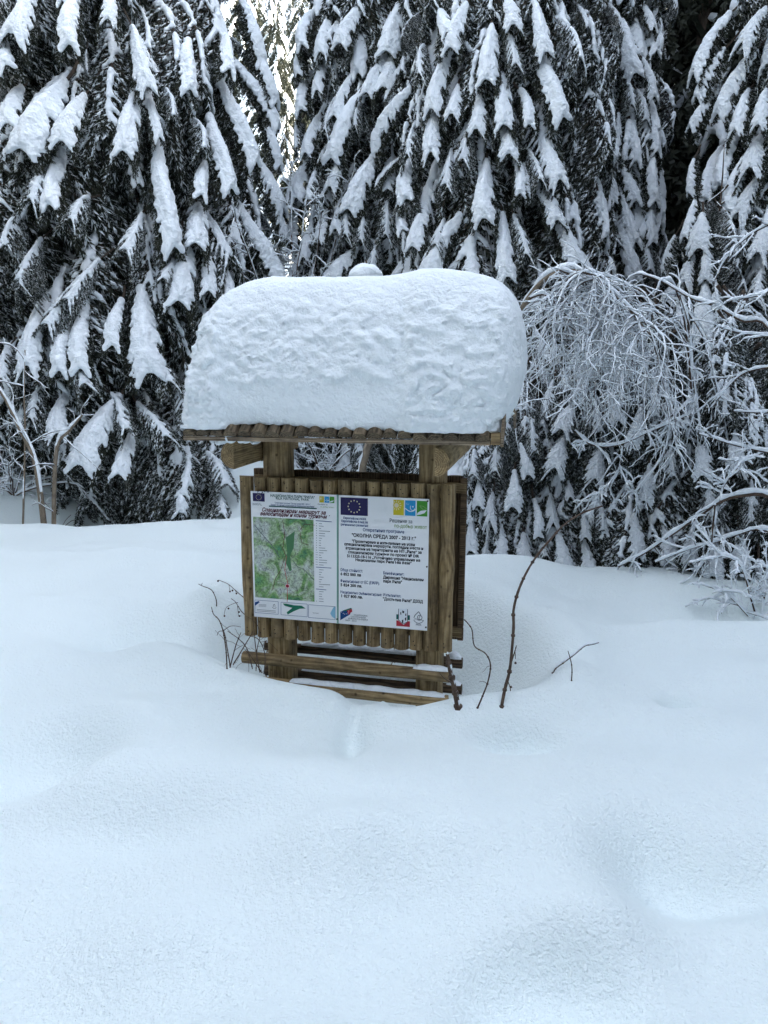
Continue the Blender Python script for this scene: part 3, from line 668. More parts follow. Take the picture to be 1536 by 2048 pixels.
# ------------------------------------------------------------------ shrubs, sapling and stems
def grow(r, P0, d, ln, n, grav, wob):
    pts = [np.array(P0, float)]; d = np.array(d, float); d /= np.linalg.norm(d)
    for i in range(n):
        d = d + r.normal(scale=wob, size=3) + np.array([0, 0, -grav]); d /= np.linalg.norm(d); pts.append(pts[-1] + d*ln/n)
    return np.array(pts)
def smooth_path(P, n):
    P = np.asarray(P, float); t = np.linspace(0, len(P)-1, n); out = []
    for u in t:
        i = min(int(u), len(P)-2); f = u-i; p0 = P[max(i-1, 0)]; p1 = P[i]; p2 = P[i+1]; p3 = P[min(i+2, len(P)-1)]
        out.append(.5*((2*p1)+(-p0+p2)*f+(2*p0-5*p1+4*p2-p3)*f*f+(-p0+3*p1-3*p2+p3)*f**3))
    return np.array(out)
def snow_line(g, r, P, R, k=5, amt=1.0):
    """snow lying along a twig: thick where it is level, thin where it is steep"""
    t = np.gradient(P, axis=0); t /= np.linalg.norm(t, axis=1)[:, None]+1e-9
    lev = np.sqrt(np.clip(1 - t[:, 2]**2, .05, 1))
    rr = (R*.72 + .0060*amt*lev)*(1 + .3*r.normal(size=len(P)).clip(-1, 1))
    rr[0] *= .5; rr[-1] *= .6
    Q = P.copy(); Q[:, 2] += R*.75 + rr*.80
    g.tube(Q, rr, k, 0, k > 4)
def shrub(name, label, cat, paths, r, kids, klen, kgrav, seed, bark, group=None, sub=3, amt=1.0, snow=True, up=.2, t0=.1, berries=False, klump=0):
    """paths: list of (points, r0, r1)"""
    r = np.random.RandomState(seed); base = paths[0][0][0]
    e = tag(empty(name, tuple(base)), label, cat, group); off = np.array(base)
    st = Geo(); tw = Geo(); sn = Geo()
    for P, r0, r1 in paths:
        P = np.asarray(P) - off; n = len(P); R = np.linspace(r0, r1, n)
        st.tube(P, R, 6)
        if snow: snow_line(sn, r, P, R, 6, amt*1.5)
        tan = np.gradient(P, axis=0)
        for _ in range(kids):
            t = r.uniform(t0, 1)*(n-1); i = min(int(t), n-2); p = P[i] + (P[i+1]-P[i])*(t-i)
            d = tan[i]/(np.linalg.norm(tan[i])+1e-9)*.7 + r.normal(scale=.7, size=3) + np.array([0, 0, up])
            K = grow(r, p, d, klen*r.uniform(.5, 1.2), 9, kgrav, .16); KR = np.linspace(min(r1*.95, .0046), .0019, len(K))
            tw.tube(K, KR, 3, 0, False)
            if snow: snow_line(sn, r, K, KR, 4, amt)
            for _ in range(sub):
                j = r.randint(1, len(K)-1); d2 = (K[j]-K[j-1]); d2 = d2/np.linalg.norm(d2) + r.normal(scale=.6, size=3)
                K2 = grow(r, K[j], d2, klen*r.uniform(.15, .45), 5, kgrav*.8, .2); tw.tube(K2, .0013, 3, 0, False)
                if snow: snow_line(sn, r, K2, np.full(len(K2), .0013), 4, amt*.75)
    link('stem', st.mesh('stem', [bark]), e)
    if tw.V: link('twigs', tw.mesh('twigs', [M_TWIG]), e)['kind'] = 'stuff'
    if snow: link('snow', sn.mesh('snow', [M_BSNOW]), e)['kind'] = 'stuff'
    return e
def pxs(pts, y, dy=0.0):
    n = len(pts); return [at_y(a, b, y + dy*i/max(n-1, 1)) for i, (a, b) in enumerate(pts)]
SP = smooth_path
# arching sapling with its curtain of twigs
arch = [at_z(722, 1030, 0) * 0 + at_y(716, 1105, 6.3)] + pxs([(724,945),(760,850),(860,760),(960,690),(1030,640),(1050,607),(1080,567),(1118,543),(1165,545),(1215,578),(1262,622),(1300,668)], 6.2, -.9)
arch[0][2] = float(gh(arch[0][0], arch[0][1])) - .05
A_ = SP(arch, 44); 
br1 = SP(pxs([(1120,541),(1180,565),(1240,600),(1250,640)], 5.5, .2), 12); br2 = SP(pxs([(1060,597),(1090,590),(1120,620),(1135,680)], 5.6, -.1), 12); br3 = SP(pxs([(1165,545),(1230,560),(1290,600),(1330,650)], 5.4, .4), 12)
e = shrub('arching_sapling', 'bare sapling bowed into an arch over the roof corner with a curtain of frosted twigs', 'sapling',
    [(A_, .034, .008)], None, 0, .5, .3, 21, M_SAPL, amt=.7)
r = np.random.RandomState(77); tw = Geo(); sn = Geo(); offA = A_[0]
src = np.concatenate([A_[31:], br1[3:], br2[4:], br3]) - offA
for P in (br1, br2, br3): tw.tube(P-offA, np.linspace(.008, .003, len(P)), 5); snow_line(sn, r, P-offA, np.linspace(.008, .003, len(P)), 5, 1.6)
for i in range(105):
    p = src[r.randint(len(src))]; d = np.array([r.normal()*1.0, r.normal()*.8 - .1, r.uniform(-.5, .2)])
    ln = r.uniform(.35, 1.15)
    K = grow(r, p, d, ln, 16, .22, .16); KR = np.linspace(.0045, .0015, len(K)); tw.tube(K, KR, 3, 0, False); snow_line(sn, r, K, KR, 4, .8)
    for _ in range(12):
        j = r.randint(1, len(K)-1); d2 = (K[j]-K[j-1]); d2 = d2/np.linalg.norm(d2) + r.normal(scale=.9, size=3)
        K2 = grow(r, K[j], d2, r.uniform(.08, .34), 6, .10, .26); tw.tube(K2, .0014, 3, 0, False); snow_line(sn, r, K2, np.full(len(K2), .0014), 4, .6)
link('twigs', tw.mesh('twigs', [M_TWIG]), e)['kind'] = 'stuff'; link('snow', sn.mesh('snow', [M_BSNOW]), e)['kind'] = 'stuff'

G1 = 'snow covered shrubs at the right edge'
root = at_y(1640, 1260, 5.2)
def rooted(pts, y, dy=0): return [root] + pxs(pts, y, dy)
shrub('snowy_shrub', 'shrub whose long thick branch slants down left across the right edge trees', 'shrub',
    [(SP(rooted([(1590,1050),(1536,993),(1480,992),(1440,1004),(1395,1034),(1340,1072),(1290,1106),(1236,1134)], 5.2, .5), 30), .019, .005),
     (SP(pxs([(1440,1004),(1446,975),(1470,940),(1490,922),(1505,930)], 5.2, .1), 12), .007, .004),
     (SP(pxs([(1430,1010),(1425,1060),(1420,1100),(1395,1145),(1380,1180)], 5.2, .3), 14), .008, .003),
     (SP(rooted([(1560,1090),(1520,1060),(1480,1068),(1430,1085),(1380,1098),(1310,1125)], 5.2, .3), 20), .009, .003)], None, 12, .26, .05, 31, M_TWIG, G1, 3, 1.25, up=.1)
shrub('snowy_shrub', 'shrub with thin level branches reaching in from the right edge', 'shrub',
    [(SP(rooted([(1600,800),(1536,655),(1485,642),(1430,612),(1382,597),(1322,562),(1276,547)], 5.3, .6), 30), .012, .004),
     (SP(pxs([(1560,676),(1490,668),(1440,655)], 5.3, .2), 10), .006, .003), (SP(pxs([(1570,730),(1500,742),(1468,762),(1432,802)], 5.3, .2), 12), .006, .003),
     (SP(pxs([(1570,826),(1520,826),(1468,823)], 5.4), 8), .006, .003), (SP(pxs([(1570,912),(1500,898),(1450,885),(1398,868)], 5.3, .2), 12), .007, .003),
     (SP(pxs([(1560,440),(1500,470),(1450,520),(1430,560)], 5.6, .1), 12), .006, .003), (SP(pxs([(1580,560),(1520,590),(1470,600)], 5.2, .1), 10), .006, .003)], None, 6, .24, .06, 32, M_TWIG, G1, 3, .9)
shrub('snowy_shrub', 'hanging shrub chained with clumps of snow in front of the right edge spruces', 'shrub',
    [(SP([at_y(1395,1185,6.1)] + pxs([(1405,1000),(1385,800),(1372,660),(1350,575),(1325,560)], 6.0, -.2), 20), .011, .005),
     (SP(pxs([(1360,590),(1378,650),(1385,740),(1398,840),(1408,920),(1424,1000)], 5.75), 16), .008, .004),
     (SP(pxs([(1372,620),(1410,680),(1430,760),(1450,850),(1462,930)], 5.75), 16), .007, .003),
     (SP(pxs([(1385,800),(1345,840),(1330,900),(1300,950),(1270,985)], 5.8), 14), .007, .003),
     (SP(pxs([(1150,862),(1172,884),(1205,894),(1245,888),(1290,868),(1350,842),(1400,820)], 5.8), 16), .006, .004),
     (SP(pxs([(1245,888),(1240,930),(1228,960),(1200,985),(1195,1010)], 5.8), 12), .005, .003)], None, 14, .24, .2, 33, M_TWIG, G1, 4, 1.4, up=0)
shrub('snowy_shrub', 'low frosted shrub in the lower right corner of the tree line', 'shrub',
    [(SP([at_y(1520,1260,5.0)] + pxs([(1500,1190),(1480,1130),(1440,1110)], 5.0), 12), .008, .003),
     (SP([at_y(1520,1260,5.0)] + pxs([(1530,1180),(1540,1120),(1560,1080)], 5.0), 12), .008, .003),
     (SP([at_y(1520,1260,5.0)] + pxs([(1490,1225),(1455,1190),(1425,1175)], 5.0), 12), .006, .003)], None, 12, .24, .02, 34, M_TWIG, G1, 3, 1.3)
# bushes in the gap and bare stems at the left foot of the forest
gapb = at_y(578, 980, 10.7)
paths = []
rr_ = np.random.RandomState(3)
for i in range(22):
    a = rr_.uniform(-1.1, 1.1); K = grow(rr_, gapb + np.array([rr_.uniform(-.12, .12), rr_.uniform(-.2, .2), -.3]), (math.sin(a)*.11, rr_.normal()*.2, 1), rr_.uniform(3.0, 5.2), 16, -.0, .06); paths.append((K, .02, .004))
shrub('snowy_shrub', 'tall frosted bush filling the gap between the left spruce and the twin spruces', 'shrub', paths, None, 40, .32, .06, 41, M_TWIG, 'snow covered bushes under the forest', 4, 1.2, t0=.25)
lb = at_y(85, 1000, 7.9); lb[2] = float(gh(lb[0], lb[1])) - .05
shrub('bare_shrub', 'bare brown stems rising at the foot of the left spruce', 'shrub',
    [(SP([lb] + pxs([(72,930),(45,868),(15,805),(-15,760)], 7.9), 14), .035, .015), (SP([lb + np.array([.08, 0, 0])] + pxs([(112,905),(138,862),(165,830)], 7.9), 12), .028, .01),
     (SP([lb + np.array([-.25, 0, 0])] + pxs([(50,880),(48,780),(50,700)], 7.9), 12), .012, .006)], None, 6, .45, .05, 42, M_SAPL, 'snow covered bushes under the forest', 2, .8)
for i, (px, d, lab) in enumerate([(20, 8.7, 'tangled frosted bush at the left edge under the spruce'), (150, 10.2, 'tangled frosted bush under the middle of the left spruce'), (420, 9.4, 'small frosted bush between the left spruce and the kiosk'), (650, 9.5, 'frosted bush seen under the kiosk roof')]):
    b = np.array([*gxy(px, d), 0]); b[2] = float(gh(b[0], b[1])) - .05; paths = []
    for _ in range(9):
        K = grow(rr_, b, (rr_.normal()*.8, rr_.normal()*.4, .8), rr_.uniform(.8, 1.6), 10, .04, .1); paths.append((K, .01, .003))
    shrub('snowy_shrub', lab, 'shrub', paths, None, 10, .3, .08, 50+i, M_TWIG, 'snow covered bushes under the forest', 3, .9)

#==KIOSK==
# ------------------------------------------------------------------ the kiosk, in its own frame: X across, Y away, Z up, origin on the ground at the panel's left end
KB = KO.copy(); KB[2] = 0.0
kiosk = tag(empty('information_kiosk', tuple(KB), -YAW_K), 'small wooden information kiosk of half logs under a huge block of snow', 'kiosk')
def kp(name, me, loc=(0, 0, 0), rot=None, parent=None):
    o = link(name, me, parent or kiosk); o.location = loc
    if rot: o.rotation_euler = rot
    return o
M_NAIL = flat('nail', (.012, .010, .009), .6)
def half_log(seed, ln, r, depth=None, mat=M_WOOD, seg=12, full=False, flatk=1.0, wob=.002, nails=False):
    """log along +X from 0 to ln; round side towards -Z... flat side at z=0, belly towards +Z"""
    rs = np.random.RandomState(seed); n = 7; d = depth or r
    a = np.linspace(0, math.pi, seg) if not full else np.linspace(0, 2*math.pi, seg, endpoint=False)
    g = Geo(); xs = np.linspace(0, ln, n); rows = []
    for i, x in enumerate(xs):
        k = 1 + rs.normal()*wob/r; e = .965 if i in (0, n-1) else 1
        ring = np.stack([np.full(len(a), x), -np.cos(a)*r*k*e, (np.sin(a)*d if not full else np.sin(a)*d)*k*e], -1)
        rows.append(ring)
    xs2 = [x + (0.004 if i == 0 else (-.004 if i == n-1 else 0))*0 for i, x in enumerate(xs)]
    # small chamfer ring at both ends
    c0 = rows[0].copy(); c1 = rows[-1].copy(); rows[0][:, 0] += 0; 
    b0 = rows[1].copy(); b0[:, 0] = .006; b1 = rows[-2].copy(); b1[:, 0] = ln-.006
    rows = [c0, b0] + rows[1:-1] + [b1, c1]
    V = np.concatenate(rows); m = len(a); nr = len(rows)
    i = np.arange(nr-1)[:, None]*m
    j = np.arange(m if full else m-1)[None, :]; j2 = (j+1) % m
    Q = np.stack([i+j, i+m+j, i+m+j2, i+j2], -1).reshape(-1, 4)
    g.add(V, Q)
    if not full:
        fl = np.array([r_[0] for r_ in rows] + [r_[-1] for r_ in rows]); q = [(k, nr+k, nr+k+1, k+1) for k in range(nr-1)]; g.add(fl, q, None, 0, False)
    for row, flip in ((c0, 0), (c1, 1)):
        T = [(0, k+1, k) if flip else (0, k, k+1) for k in range(1, m-1)]
        g.add(row, None, T, 0, False)
    if nails:
        for x in (.028, .052, ln-.052, ln-.030):
            y = rs.uniform(-.4, .4)*r; zt = d*math.sqrt(1-(y/r)**2)
            g.tube([(x, y, zt-.004), (x, y, zt+.0015)], .0032, 6, 1)
    return g.mesh('half_log', [mat, M_NAIL])
A0, A1 = -.080, 1.135
ZT, ZB = EYE - .7213 + .0766, .0776                     # top and bottom of the front board
nL = 15; wL = (A1-A0)/nL
vars_ = [half_log(k, ZT-ZB, wL*.484, .041, nails=True) for k in range(4)]
R_V = (math.radians(0), -math.pi/2, 0)                   # X axis -> up
for i in range(nL):
    a = A0 + wL*(i+.5)
    # rotate so that +X points up and the belly faces the viewer (-Y)
    o = kp('half_log', vars_[i % 4], (a, .040, ZB + random.uniform(-.006, .006)))
    o.matrix_basis = Matrix.Translation((a, .046, ZB + random.uniform(-.006, .006))) @ Matrix(((0, 1, 0, 0), (0, 0, -1, 0), (1, 0, 0, 0), (0, 0, 0, 1))) if i % 2 else \
        Matrix.Translation((a, .046, ZT + random.uniform(-.004, .004))) @ Matrix(((0, -1, 0, 0), (0, 0, -1, 0), (-1, 0, 0, 0), (0, 0, 0, 1)))
# board that faces the other way, its battens
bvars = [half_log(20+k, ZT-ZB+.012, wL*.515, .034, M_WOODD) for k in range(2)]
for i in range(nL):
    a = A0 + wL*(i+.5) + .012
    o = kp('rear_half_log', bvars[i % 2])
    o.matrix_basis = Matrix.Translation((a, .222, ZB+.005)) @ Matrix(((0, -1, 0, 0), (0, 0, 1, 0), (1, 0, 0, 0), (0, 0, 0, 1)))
def boxm(name, lo, hi, mat):
    g = Geo(); c = .003; (x0, y0, z0), (x1, y1, z1) = lo, hi
    bm_v = []
    g.box(lo, hi); return g.mesh(name, [mat])
def plank(name, x0, x1, y, z, h, t, mat, tilt=0):
    """board along X"""
    me = boxm(name, (0, -t/2, -h/2), (x1-x0, t/2, h/2), mat); return kp(name, me, (x0, y, z), (tilt, 0, 0))
plank('batten', A0+.02, A1+.035, .2075, ZT-.045, .055, .025, M_WOOD); plank('batten', A0+.02, A1+.030, .2075, ZB+.055, .055, .025, M_WOOD)
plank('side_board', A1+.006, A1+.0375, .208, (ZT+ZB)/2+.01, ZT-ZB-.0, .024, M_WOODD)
# posts: logs squared on two sides
def post(a0, a1, seed):
    g = Geo(); a = np.linspace(0, 2*math.pi, 28, endpoint=False); w = (a1-a0)/2; zs = np.linspace(-.75, 1.26, 9); rows = []
    rs = np.random.RandomState(seed)
    for z in zs:
        cx, sx = np.cos(a), np.sin(a); p = 5.0; k = (np.abs(cx)**p + np.abs(sx)**p)**(-1/p); k = k*(1 + .008*rs.normal())
        rows.append(np.stack([z + 0*a, k*cx*w, k*sx*.074], -1))
    V = np.concatenate(rows); m = len(a); i = np.arange(len(zs)-1)[:, None]*m; j = np.arange(m)[None, :]; j2 = (j+1) % m
    g.add(V, np.stack([i+j, i+j2, i+m+j2, i+m+j], -1).reshape(-1, 4))
    g.add(rows[-1], None, [(0, k, k+1) for k in range(1, m-1)], 0, False)
    o = kp('post', g.mesh('post', [M_WOOD])); o.matrix_basis = Matrix.Translation(((a0+a1)/2, .122, 0)) @ Matrix(((0, 1, 0, 0), (0, 0, 1, 0), (1, 0, 0, 0), (0, 0, 0, 1)))
post(.047, .197, 1); post(.925, 1.072, 2)
# rails under the board
def rail(a0, a1, y, z, r, seed, mat=M_WOOD, dz=0.0):
    me = half_log(seed, a1-a0, r, r, mat, 14, True); return kp('rail', me, (a0, y, z), (0, -math.atan2(dz, a1-a0), 0))
rail(-.080, 1.128, .012, -.055, .036, 31); rail(.02, 1.12, .012, -.205, .036, 32)
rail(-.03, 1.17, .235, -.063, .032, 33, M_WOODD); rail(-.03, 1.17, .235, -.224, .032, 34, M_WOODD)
# tie beams on the outer faces of the posts, front to back, half logs
tb = half_log(41, 1.00, .072, .072, M_WOOD, 16)
for a, sgn in ((1.075, 1), (.044, -1)):
    o = kp('tie_beam', tb)
    # +X of the log -> +Y of the kiosk; belly (+Z) -> outward
    if sgn > 0: Mx = Matrix(((0, 0, 1, 0), (1, 0, 0, 0), (0, 1, 0, 0), (0, 0, 0, 1)))
    else: Mx = Matrix(((0, 0, -1, 0), (1, 0, 0, 0), (0, -1, 0, 0), (0, 0, 0, 1)))
    o.matrix_basis = Matrix.Translation((a, -.315, 1.166)) @ Mx
# roof
EC, RC, PIT = -.362, .125, math.radians(36)              # eave, ridge, pitch
ez = lambda a: 1.248 + .019*(a+.2)/1.6                   # eave height drops to the left
def roofz(c): return 1.258 + np.where(np.asarray(c) < RC, np.asarray(c)-EC, 2*RC-EC-np.asarray(c))*math.tan(PIT)
RL, RR = -.205, 1.340
nR = 21; wR = (RR-RL)/nR; slope_len = (RC-EC)/math.cos(PIT)
rv = [half_log(50+k, slope_len, wR*.49, .038, M_WOODR, 12) for k in range(4)]
for side in (0, 1):
    for i in range(nR):
        a = RL + wR*(i+.5); o = kp('roof_log', rv[(i*3+side) % 4]); j = random.uniform(-.006, .006)
        if side == 0:
            Mx = Matrix.Rotation(PIT, 4, 'X') @ Matrix(((0, -1, 0, 0), (1, 0, 0, 0), (0, 0, 1, 0), (0, 0, 0, 1))); y0 = EC + j
        else:
            Mx = Matrix.Rotation(-PIT, 4, 'X') @ Matrix(((0, 1, 0, 0), (-1, 0, 0, 0), (0, 0, 1, 0), (0, 0, 0, 1))); y0 = 2*RC - EC + j
        o.matrix_basis = Matrix.Translation((a, y0, ez(a) + .016 + (j*math.tan(PIT) if side == 0 else 0))) @ Mx
for side in (0, 1):
    y = EC + .012 if side == 0 else 2*RC-EC-.012
    me = boxm('eave_board', (0, -.011, -.010), (RR-RL, .011, .010), M_WOODG); o = kp('eave_board', me, (RL, y, ez(RL)+.002), (0, -math.atan(.019/1.6), 0))
for c in (-.10, .30):
    me = boxm('purlin', (0, -.03, -.03), (RR-RL-.04, .03, .03), M_WOOD); kp('purlin', me, (RL+.02, c, float(roofz(c))-.05))
def verge(a, side):
    """bargeboard along the slope, standing a little proud of the logs"""
    g = Geo(); s = 1 if side == 0 else -1; y0 = EC-.012 if side == 0 else 2*RC-EC+.012; n = 6
    t = math.tan(PIT); V = []
    for x in (a, a+.014):
        for y, z in ((y0, 1.235), (y0, 1.325), (RC, 1.325+(RC-EC+.012)*t), (RC, 1.235+(RC-EC+.012)*t)): V.append((x, y, z + .02))
    g.add(V, [(0,1,2,3),(7,6,5,4),(0,4,5,1),(1,5,6,2),(2,6,7,3),(3,7,4,0)], None, 0, False)
    g2 = Geo(); g2.add(V, [(0,1,2,3),(7,6,5,4),(0,4,5,1),(1,5,6,2),(2,6,7,3),(3,7,4,0)], None, 0, False)
    kp('bargeboard', g.mesh('bargeboard', [M_WOODG]))
for sd in (0, 1): verge(RR+.047, sd)
me = boxm('eave_block', (0, -.028, -.027), (.043, .028, .027), M_WOOD); kp('eave_block', me, (RR+.002, EC+.02, 1.290))

# --- the printed panel
M_PANEL = flat('panel_white', (.87, .89, .91), .4); M_INK = flat('ink_dark', (.012, .018, .03), .6); M_TEAL = flat('ink_teal', (.012, .10, .09), .6)
M_EU = flat('ink_eu_blue', (.018, .012, .085), .5); M_STAR = flat('ink_star', (.72, .66, .45), .5); M_YEL = flat('ink_yellow', (.62, .52, .02), .5); M_BLU = flat('ink_sky_blue', (.02, .32, .65), .5)
M_GRN = flat('ink_green', (.06, .30, .03), .5); M_DGR = flat('ink_dark_green', (.01, .17, .10), .5); M_WHT = flat('ink_white', (.78, .82, .86), .5); M_RED = flat('ink_red', (.45, .03, .05), .5)
M_GRY = flat('ink_grey', (.10, .12, .15), .5); M_LGR = flat('ink_light_green', (.28, .42, .16), .5); M_MAR = flat('ink_maroon', (.10, .005, .02), .5); M_NAVY = flat('ink_navy', (.01, .06, .22), .5); M_MINT = flat('ink_mint', (.45, .66, .60), .5); M_CYAN = flat('ink_pale_blue', (.28, .55, .72), .5)
PW, PH, PZ = 1.0, .7261, EYE - .7213
g = Geo(); g.box((0, -.003, PZ-PH), (PW, .003, PZ)); panel = kp('info_panel', g.mesh('info_panel', [M_PANEL]))
YP = -.0042
def q2(px, py):
    a, z = on_panel(px, py); return a, z
class Print:
    def __init__(s, y=YP): s.g = {}; s.y = y
    def geo(s, m): return s.g.setdefault(m.name, (Geo(), m))[0]
    def poly(s, pts, m, lay=0):
        n = len(pts); V = [(a, s.y - lay*.0006, z) for a, z in pts]
        c = np.mean(V, axis=0); s.geo(m).add([tuple(c)]+V, None, [(0, 1+(k+1) % n, 1+k) for k in range(n)], 0, False)
    def rect(s, x0, y0, x1, y1, m, lay=0):    # photograph coordinates of opposite corners
        a0, z0 = q2(x0, y0); a1, z1 = q2(x1, y1); s.poly([(a0, z0), (a0, z1), (a1, z1), (a1, z0)], m, lay)
    def r2(s, a0, z0, a1, z1, m, lay=0): s.poly([(a0, z0), (a0, z1), (a1, z1), (a1, z0)], m, lay)
    def line(s, pts, w, m, lay=0):
        for (a, z), (b, y) in zip(pts[:-1], pts[1:]):
            d = np.array([b-a, y-z]); d /= np.linalg.norm(d)+1e-9; nn = np.array([-d[1], d[0]])*w/2
            s.poly([(a+nn[0], z+nn[1]), (a-nn[0], z-nn[1]), (b-nn[0], y-nn[1]), (b+nn[0], y+nn[1])], m, lay)
    def text(s, body, a, z, size, m, align='LEFT', bold=0.0, shear=0.0, fit=None, lay=1):
        cu = bpy.data.curves.new('t', 'FONT'); cu.body = body; cu.size = size; cu.align_x = align; cu.offset = bold; cu.shear = shear; cu.resolution_u = 2
        o = bpy.data.objects.new('t', cu); me = o.to_mesh()
        nv = len(me.vertices)
        if nv:
            V = np.zeros(nv*3); me.vertices.foreach_get('co', V); V = V.reshape(-1, 3)
            me.calc_loop_triangles(); T = np.zeros(len(me.loop_triangles)*3, int); me.loop_triangles.foreach_get('vertices', T); T = T.reshape(-1, 3)
            if fit:
                w = V[:, 0].max()-V[:, 0].min(); k = fit/w; V[:, 0] *= k
            W = np.stack([V[:, 0]+a, np.full(nv, s.y - lay*.0006), V[:, 1]+z], -1)
            s.geo(m).add(W, None, T, 0, False)
        o.to_mesh_clear(); bpy.data.objects.remove(o); bpy.data.curves.remove(cu)
    def out(s, name, parent=panel):
        G = Geo(); mats = []
        for gg, m in s.g.values():
            k = len(mats); mats.append(m); V = np.concatenate(gg.V); T = np.concatenate(gg.T); G.add(V, None, T, k, False)
        return link(name, G.mesh(name, mats), parent)
def span(x0, x1, y): return q2(x1, y)[0] - q2(x0, y)[0]
def txt(P, body, x0, x1, y, hpx, m, bold=0.0, shear=0.0):
    """one line whose ink runs from x0 to x1 with its baseline at y (photograph coordinates at its left end)"""
    a, z = q2(x0, y); w = span(x0, x1, y); P.text(body, a, z, hpx/352*1.42, m, 'LEFT', bold*.5, shear, fit=w)
def star_pts(cx, cz, r, n=5, k=.42):
    return [(cx + (r if i % 2 == 0 else r*k)*math.sin(i*math.pi/n), cz + (r if i % 2 == 0 else r*k)*math.cos(i*math.pi/n)) for i in range(2*n)]
def circ(cx, cz, r, n=14): return [(cx+r*math.sin(-i*2*math.pi/n), cz+r*math.cos(i*2*math.pi/n)) for i in range(n)][::-1]
def eu_flag(x0, y0, x1, y1):
    P = Print(); P.rect(x0, y0, x1, y1, M_EU); a0, z0 = q2(x0, y0); a1, z1 = q2(x1, y1); cx, cz = (a0+a1)/2, (z0+z1)/2; R = abs(z0-z1)*.34
    for i in range(12): P.poly(star_pts(cx+R*math.sin(i*math.pi/6), cz+R*math.cos(i*math.pi/6), R*.17)[::-1], M_STAR, 1)
    return P.out('flag_emblem')
eu_flag(506, 985.5, 530, 1003); eu_flag(681.5, 994, 736, 1032)
def tiles(x0, y0, x1, y1):
    P = Print(); a0, z0 = q2(x0, y0); a1, z1 = q2(x1, y1); w = (a1-a0)/3; g_ = w*.05; h = z0-z1
    for k, m in enumerate((M_YEL, M_BLU, M_GRN)): P.r2(a0+k*w+g_, z0, a0+(k+1)*w-g_, z1, m)
    cx, cz = a0+w*.32, z0-h*.36; P.poly(circ(cx, cz, w*.2), M_STAR, 1)
    for i in range(12):
        s_, c_ = math.sin(i*math.pi/6), math.cos(i*math.pi/6); P.line([(cx+s_*w*.27, cz+c_*w*.27), (cx+s_*w*(.42 if cx+s_*w*.42 > a0+g_ else .3), cz+c_*w*.42)], w*.07, M_STAR, 1)
    b = a0+w; P.line([(b+w*(.06+.88*t), z1+h*(.48-.26*math.sin(t*math.pi*.8)+.10*t)) for t in np.linspace(0, 1, 9)], w*.07, M_WHT, 1)
    P.line([(b+w*(.7+.2*math.cos(t)), z1+h*(.55+.2*math.sin(t))) for t in np.linspace(2.6, 6.0, 8)], w*.05, M_WHT, 1); P.poly(circ(b+w*.72, z1+h*.6, w*.06), M_WHT, 1)
    P.line([(b+w*(.25+.14*math.cos(t)*t/6), z1+h*(.8+.1*math.sin(t)*t/6)) for t in np.linspace(1, 6.2, 10)], w*.035, M_CYAN, 1)
    c_ = a0+2*w; P.poly([(c_+w*.06, z1+h*.06), (c_+w*.12, z1+h*.22), (c_+w*.4, z1+h*.36), (c_+w*.9, z1+h*.42), (c_+w*.72, z1+h*.22), (c_+w*.4, z1+h*.12)], M_WHT, 1)
    P.line([(c_+w*.9, z1+h*.5), (c_+w*.6, z1+h*.44), (c_+w*.34, z1+h*.62), (c_+w*.3, z1+h*.68), (c_+w*.6, z1+h*.66), (c_+w*.9, z1+h*.5)], w*.035, M_LGR, 1)
    return P.out('programme_logo')
tiles(638.5, 992, 669.5, 1006); tiles(786, 999, 856, 1033)
# divider between the two halves
P = Print(); P.line([q2(675.5, 989), q2(675.5, 1247)], .0105, M_MINT); P.line([q2(676.5, 989), q2(676.5, 1247)], .0055, M_DGR, 1); P.out('divider_line')
# map with its own printed relief
def map_mat():
    m, nt, b = new_mat('printed_map'); tc = N(nt, 'ShaderNodeTexCoord'); v = tc.outputs['Object']
    n1 = N(nt, 'ShaderNodeTexNoise', Scale=9.0, Detail=3.0, Distortion=.8); n2 = N(nt, 'ShaderNodeTexNoise', Scale=42.0, Detail=5.0, Roughness=.7, Distortion=1.5); L(nt, v, n1.inputs['Vector']); L(nt, v, n2.inputs['Vector'])
    ca = ramp(nt, n1.outputs[0], [(.38, (.46, .52, .50)), (.47, (.40, .50, .36)), (.56, (.16, .32, .10)), (.70, (.05, .22, .12))])
    cb = ramp(nt, n2.outputs[0], [(.34, (.32, .34, .32)), (.5, (1, 1, 1)), (.66, (1.5, 1.5, 1.4))])
    w = N(nt, 'ShaderNodeTexNoise', Scale=14.0, Detail=2.0); L(nt, v, w.inputs['Vector'])
    ln = ramp(nt, w.outputs[0], [(.492, (1, 1, 1)), (.5, (.35, .22, .18)), (.508, (1, 1, 1))])
    m1 = N(nt, 'ShaderNodeMixRGB', blend_type='MULTIPLY'); m1.inputs[0].default_value = 1; L(nt, ca, m1.inputs[1]); L(nt, cb, m1.inputs[2])
    m2 = N(nt, 'ShaderNodeMixRGB', blend_type='MULTIPLY'); m2.inputs[0].default_value = .8; L(nt, m1.outputs[0], m2.inputs[1]); L(nt, ln, m2.inputs[2])
    L(nt, m2.outputs[0], b.inputs['Base Color']); b.inputs['Roughness'].default_value = .45; return m
M_MAP = map_mat(); M_VAL = flat('ink_valley_green', (.07, .20, .09), .5)
P = Print(); P.rect(506.5, 1033, 629.5, 1203, M_MAP)
road = lambda pts, w, m: P.line([q2(*p) for p in pts], w, m, 1)
P.poly([q2(*p) for p in [(572,1075),(590,1062),(588,1095),(580,1112),(584,1140),(580,1142),(572,1125),(575,1105)]], M_VAL, 1)
road([(510,1050),(522,1065),(540,1085),(552,1100),(560,1115)], .004, M_GRY); road([(566,1040),(570,1070),(566,1095),(572,1110),(562,1140),(552,1155),(545,1180)], .003, M_MAR); road([(574,1112),(570,1140),(576,1165),(575,1203)], .003, M_RED)
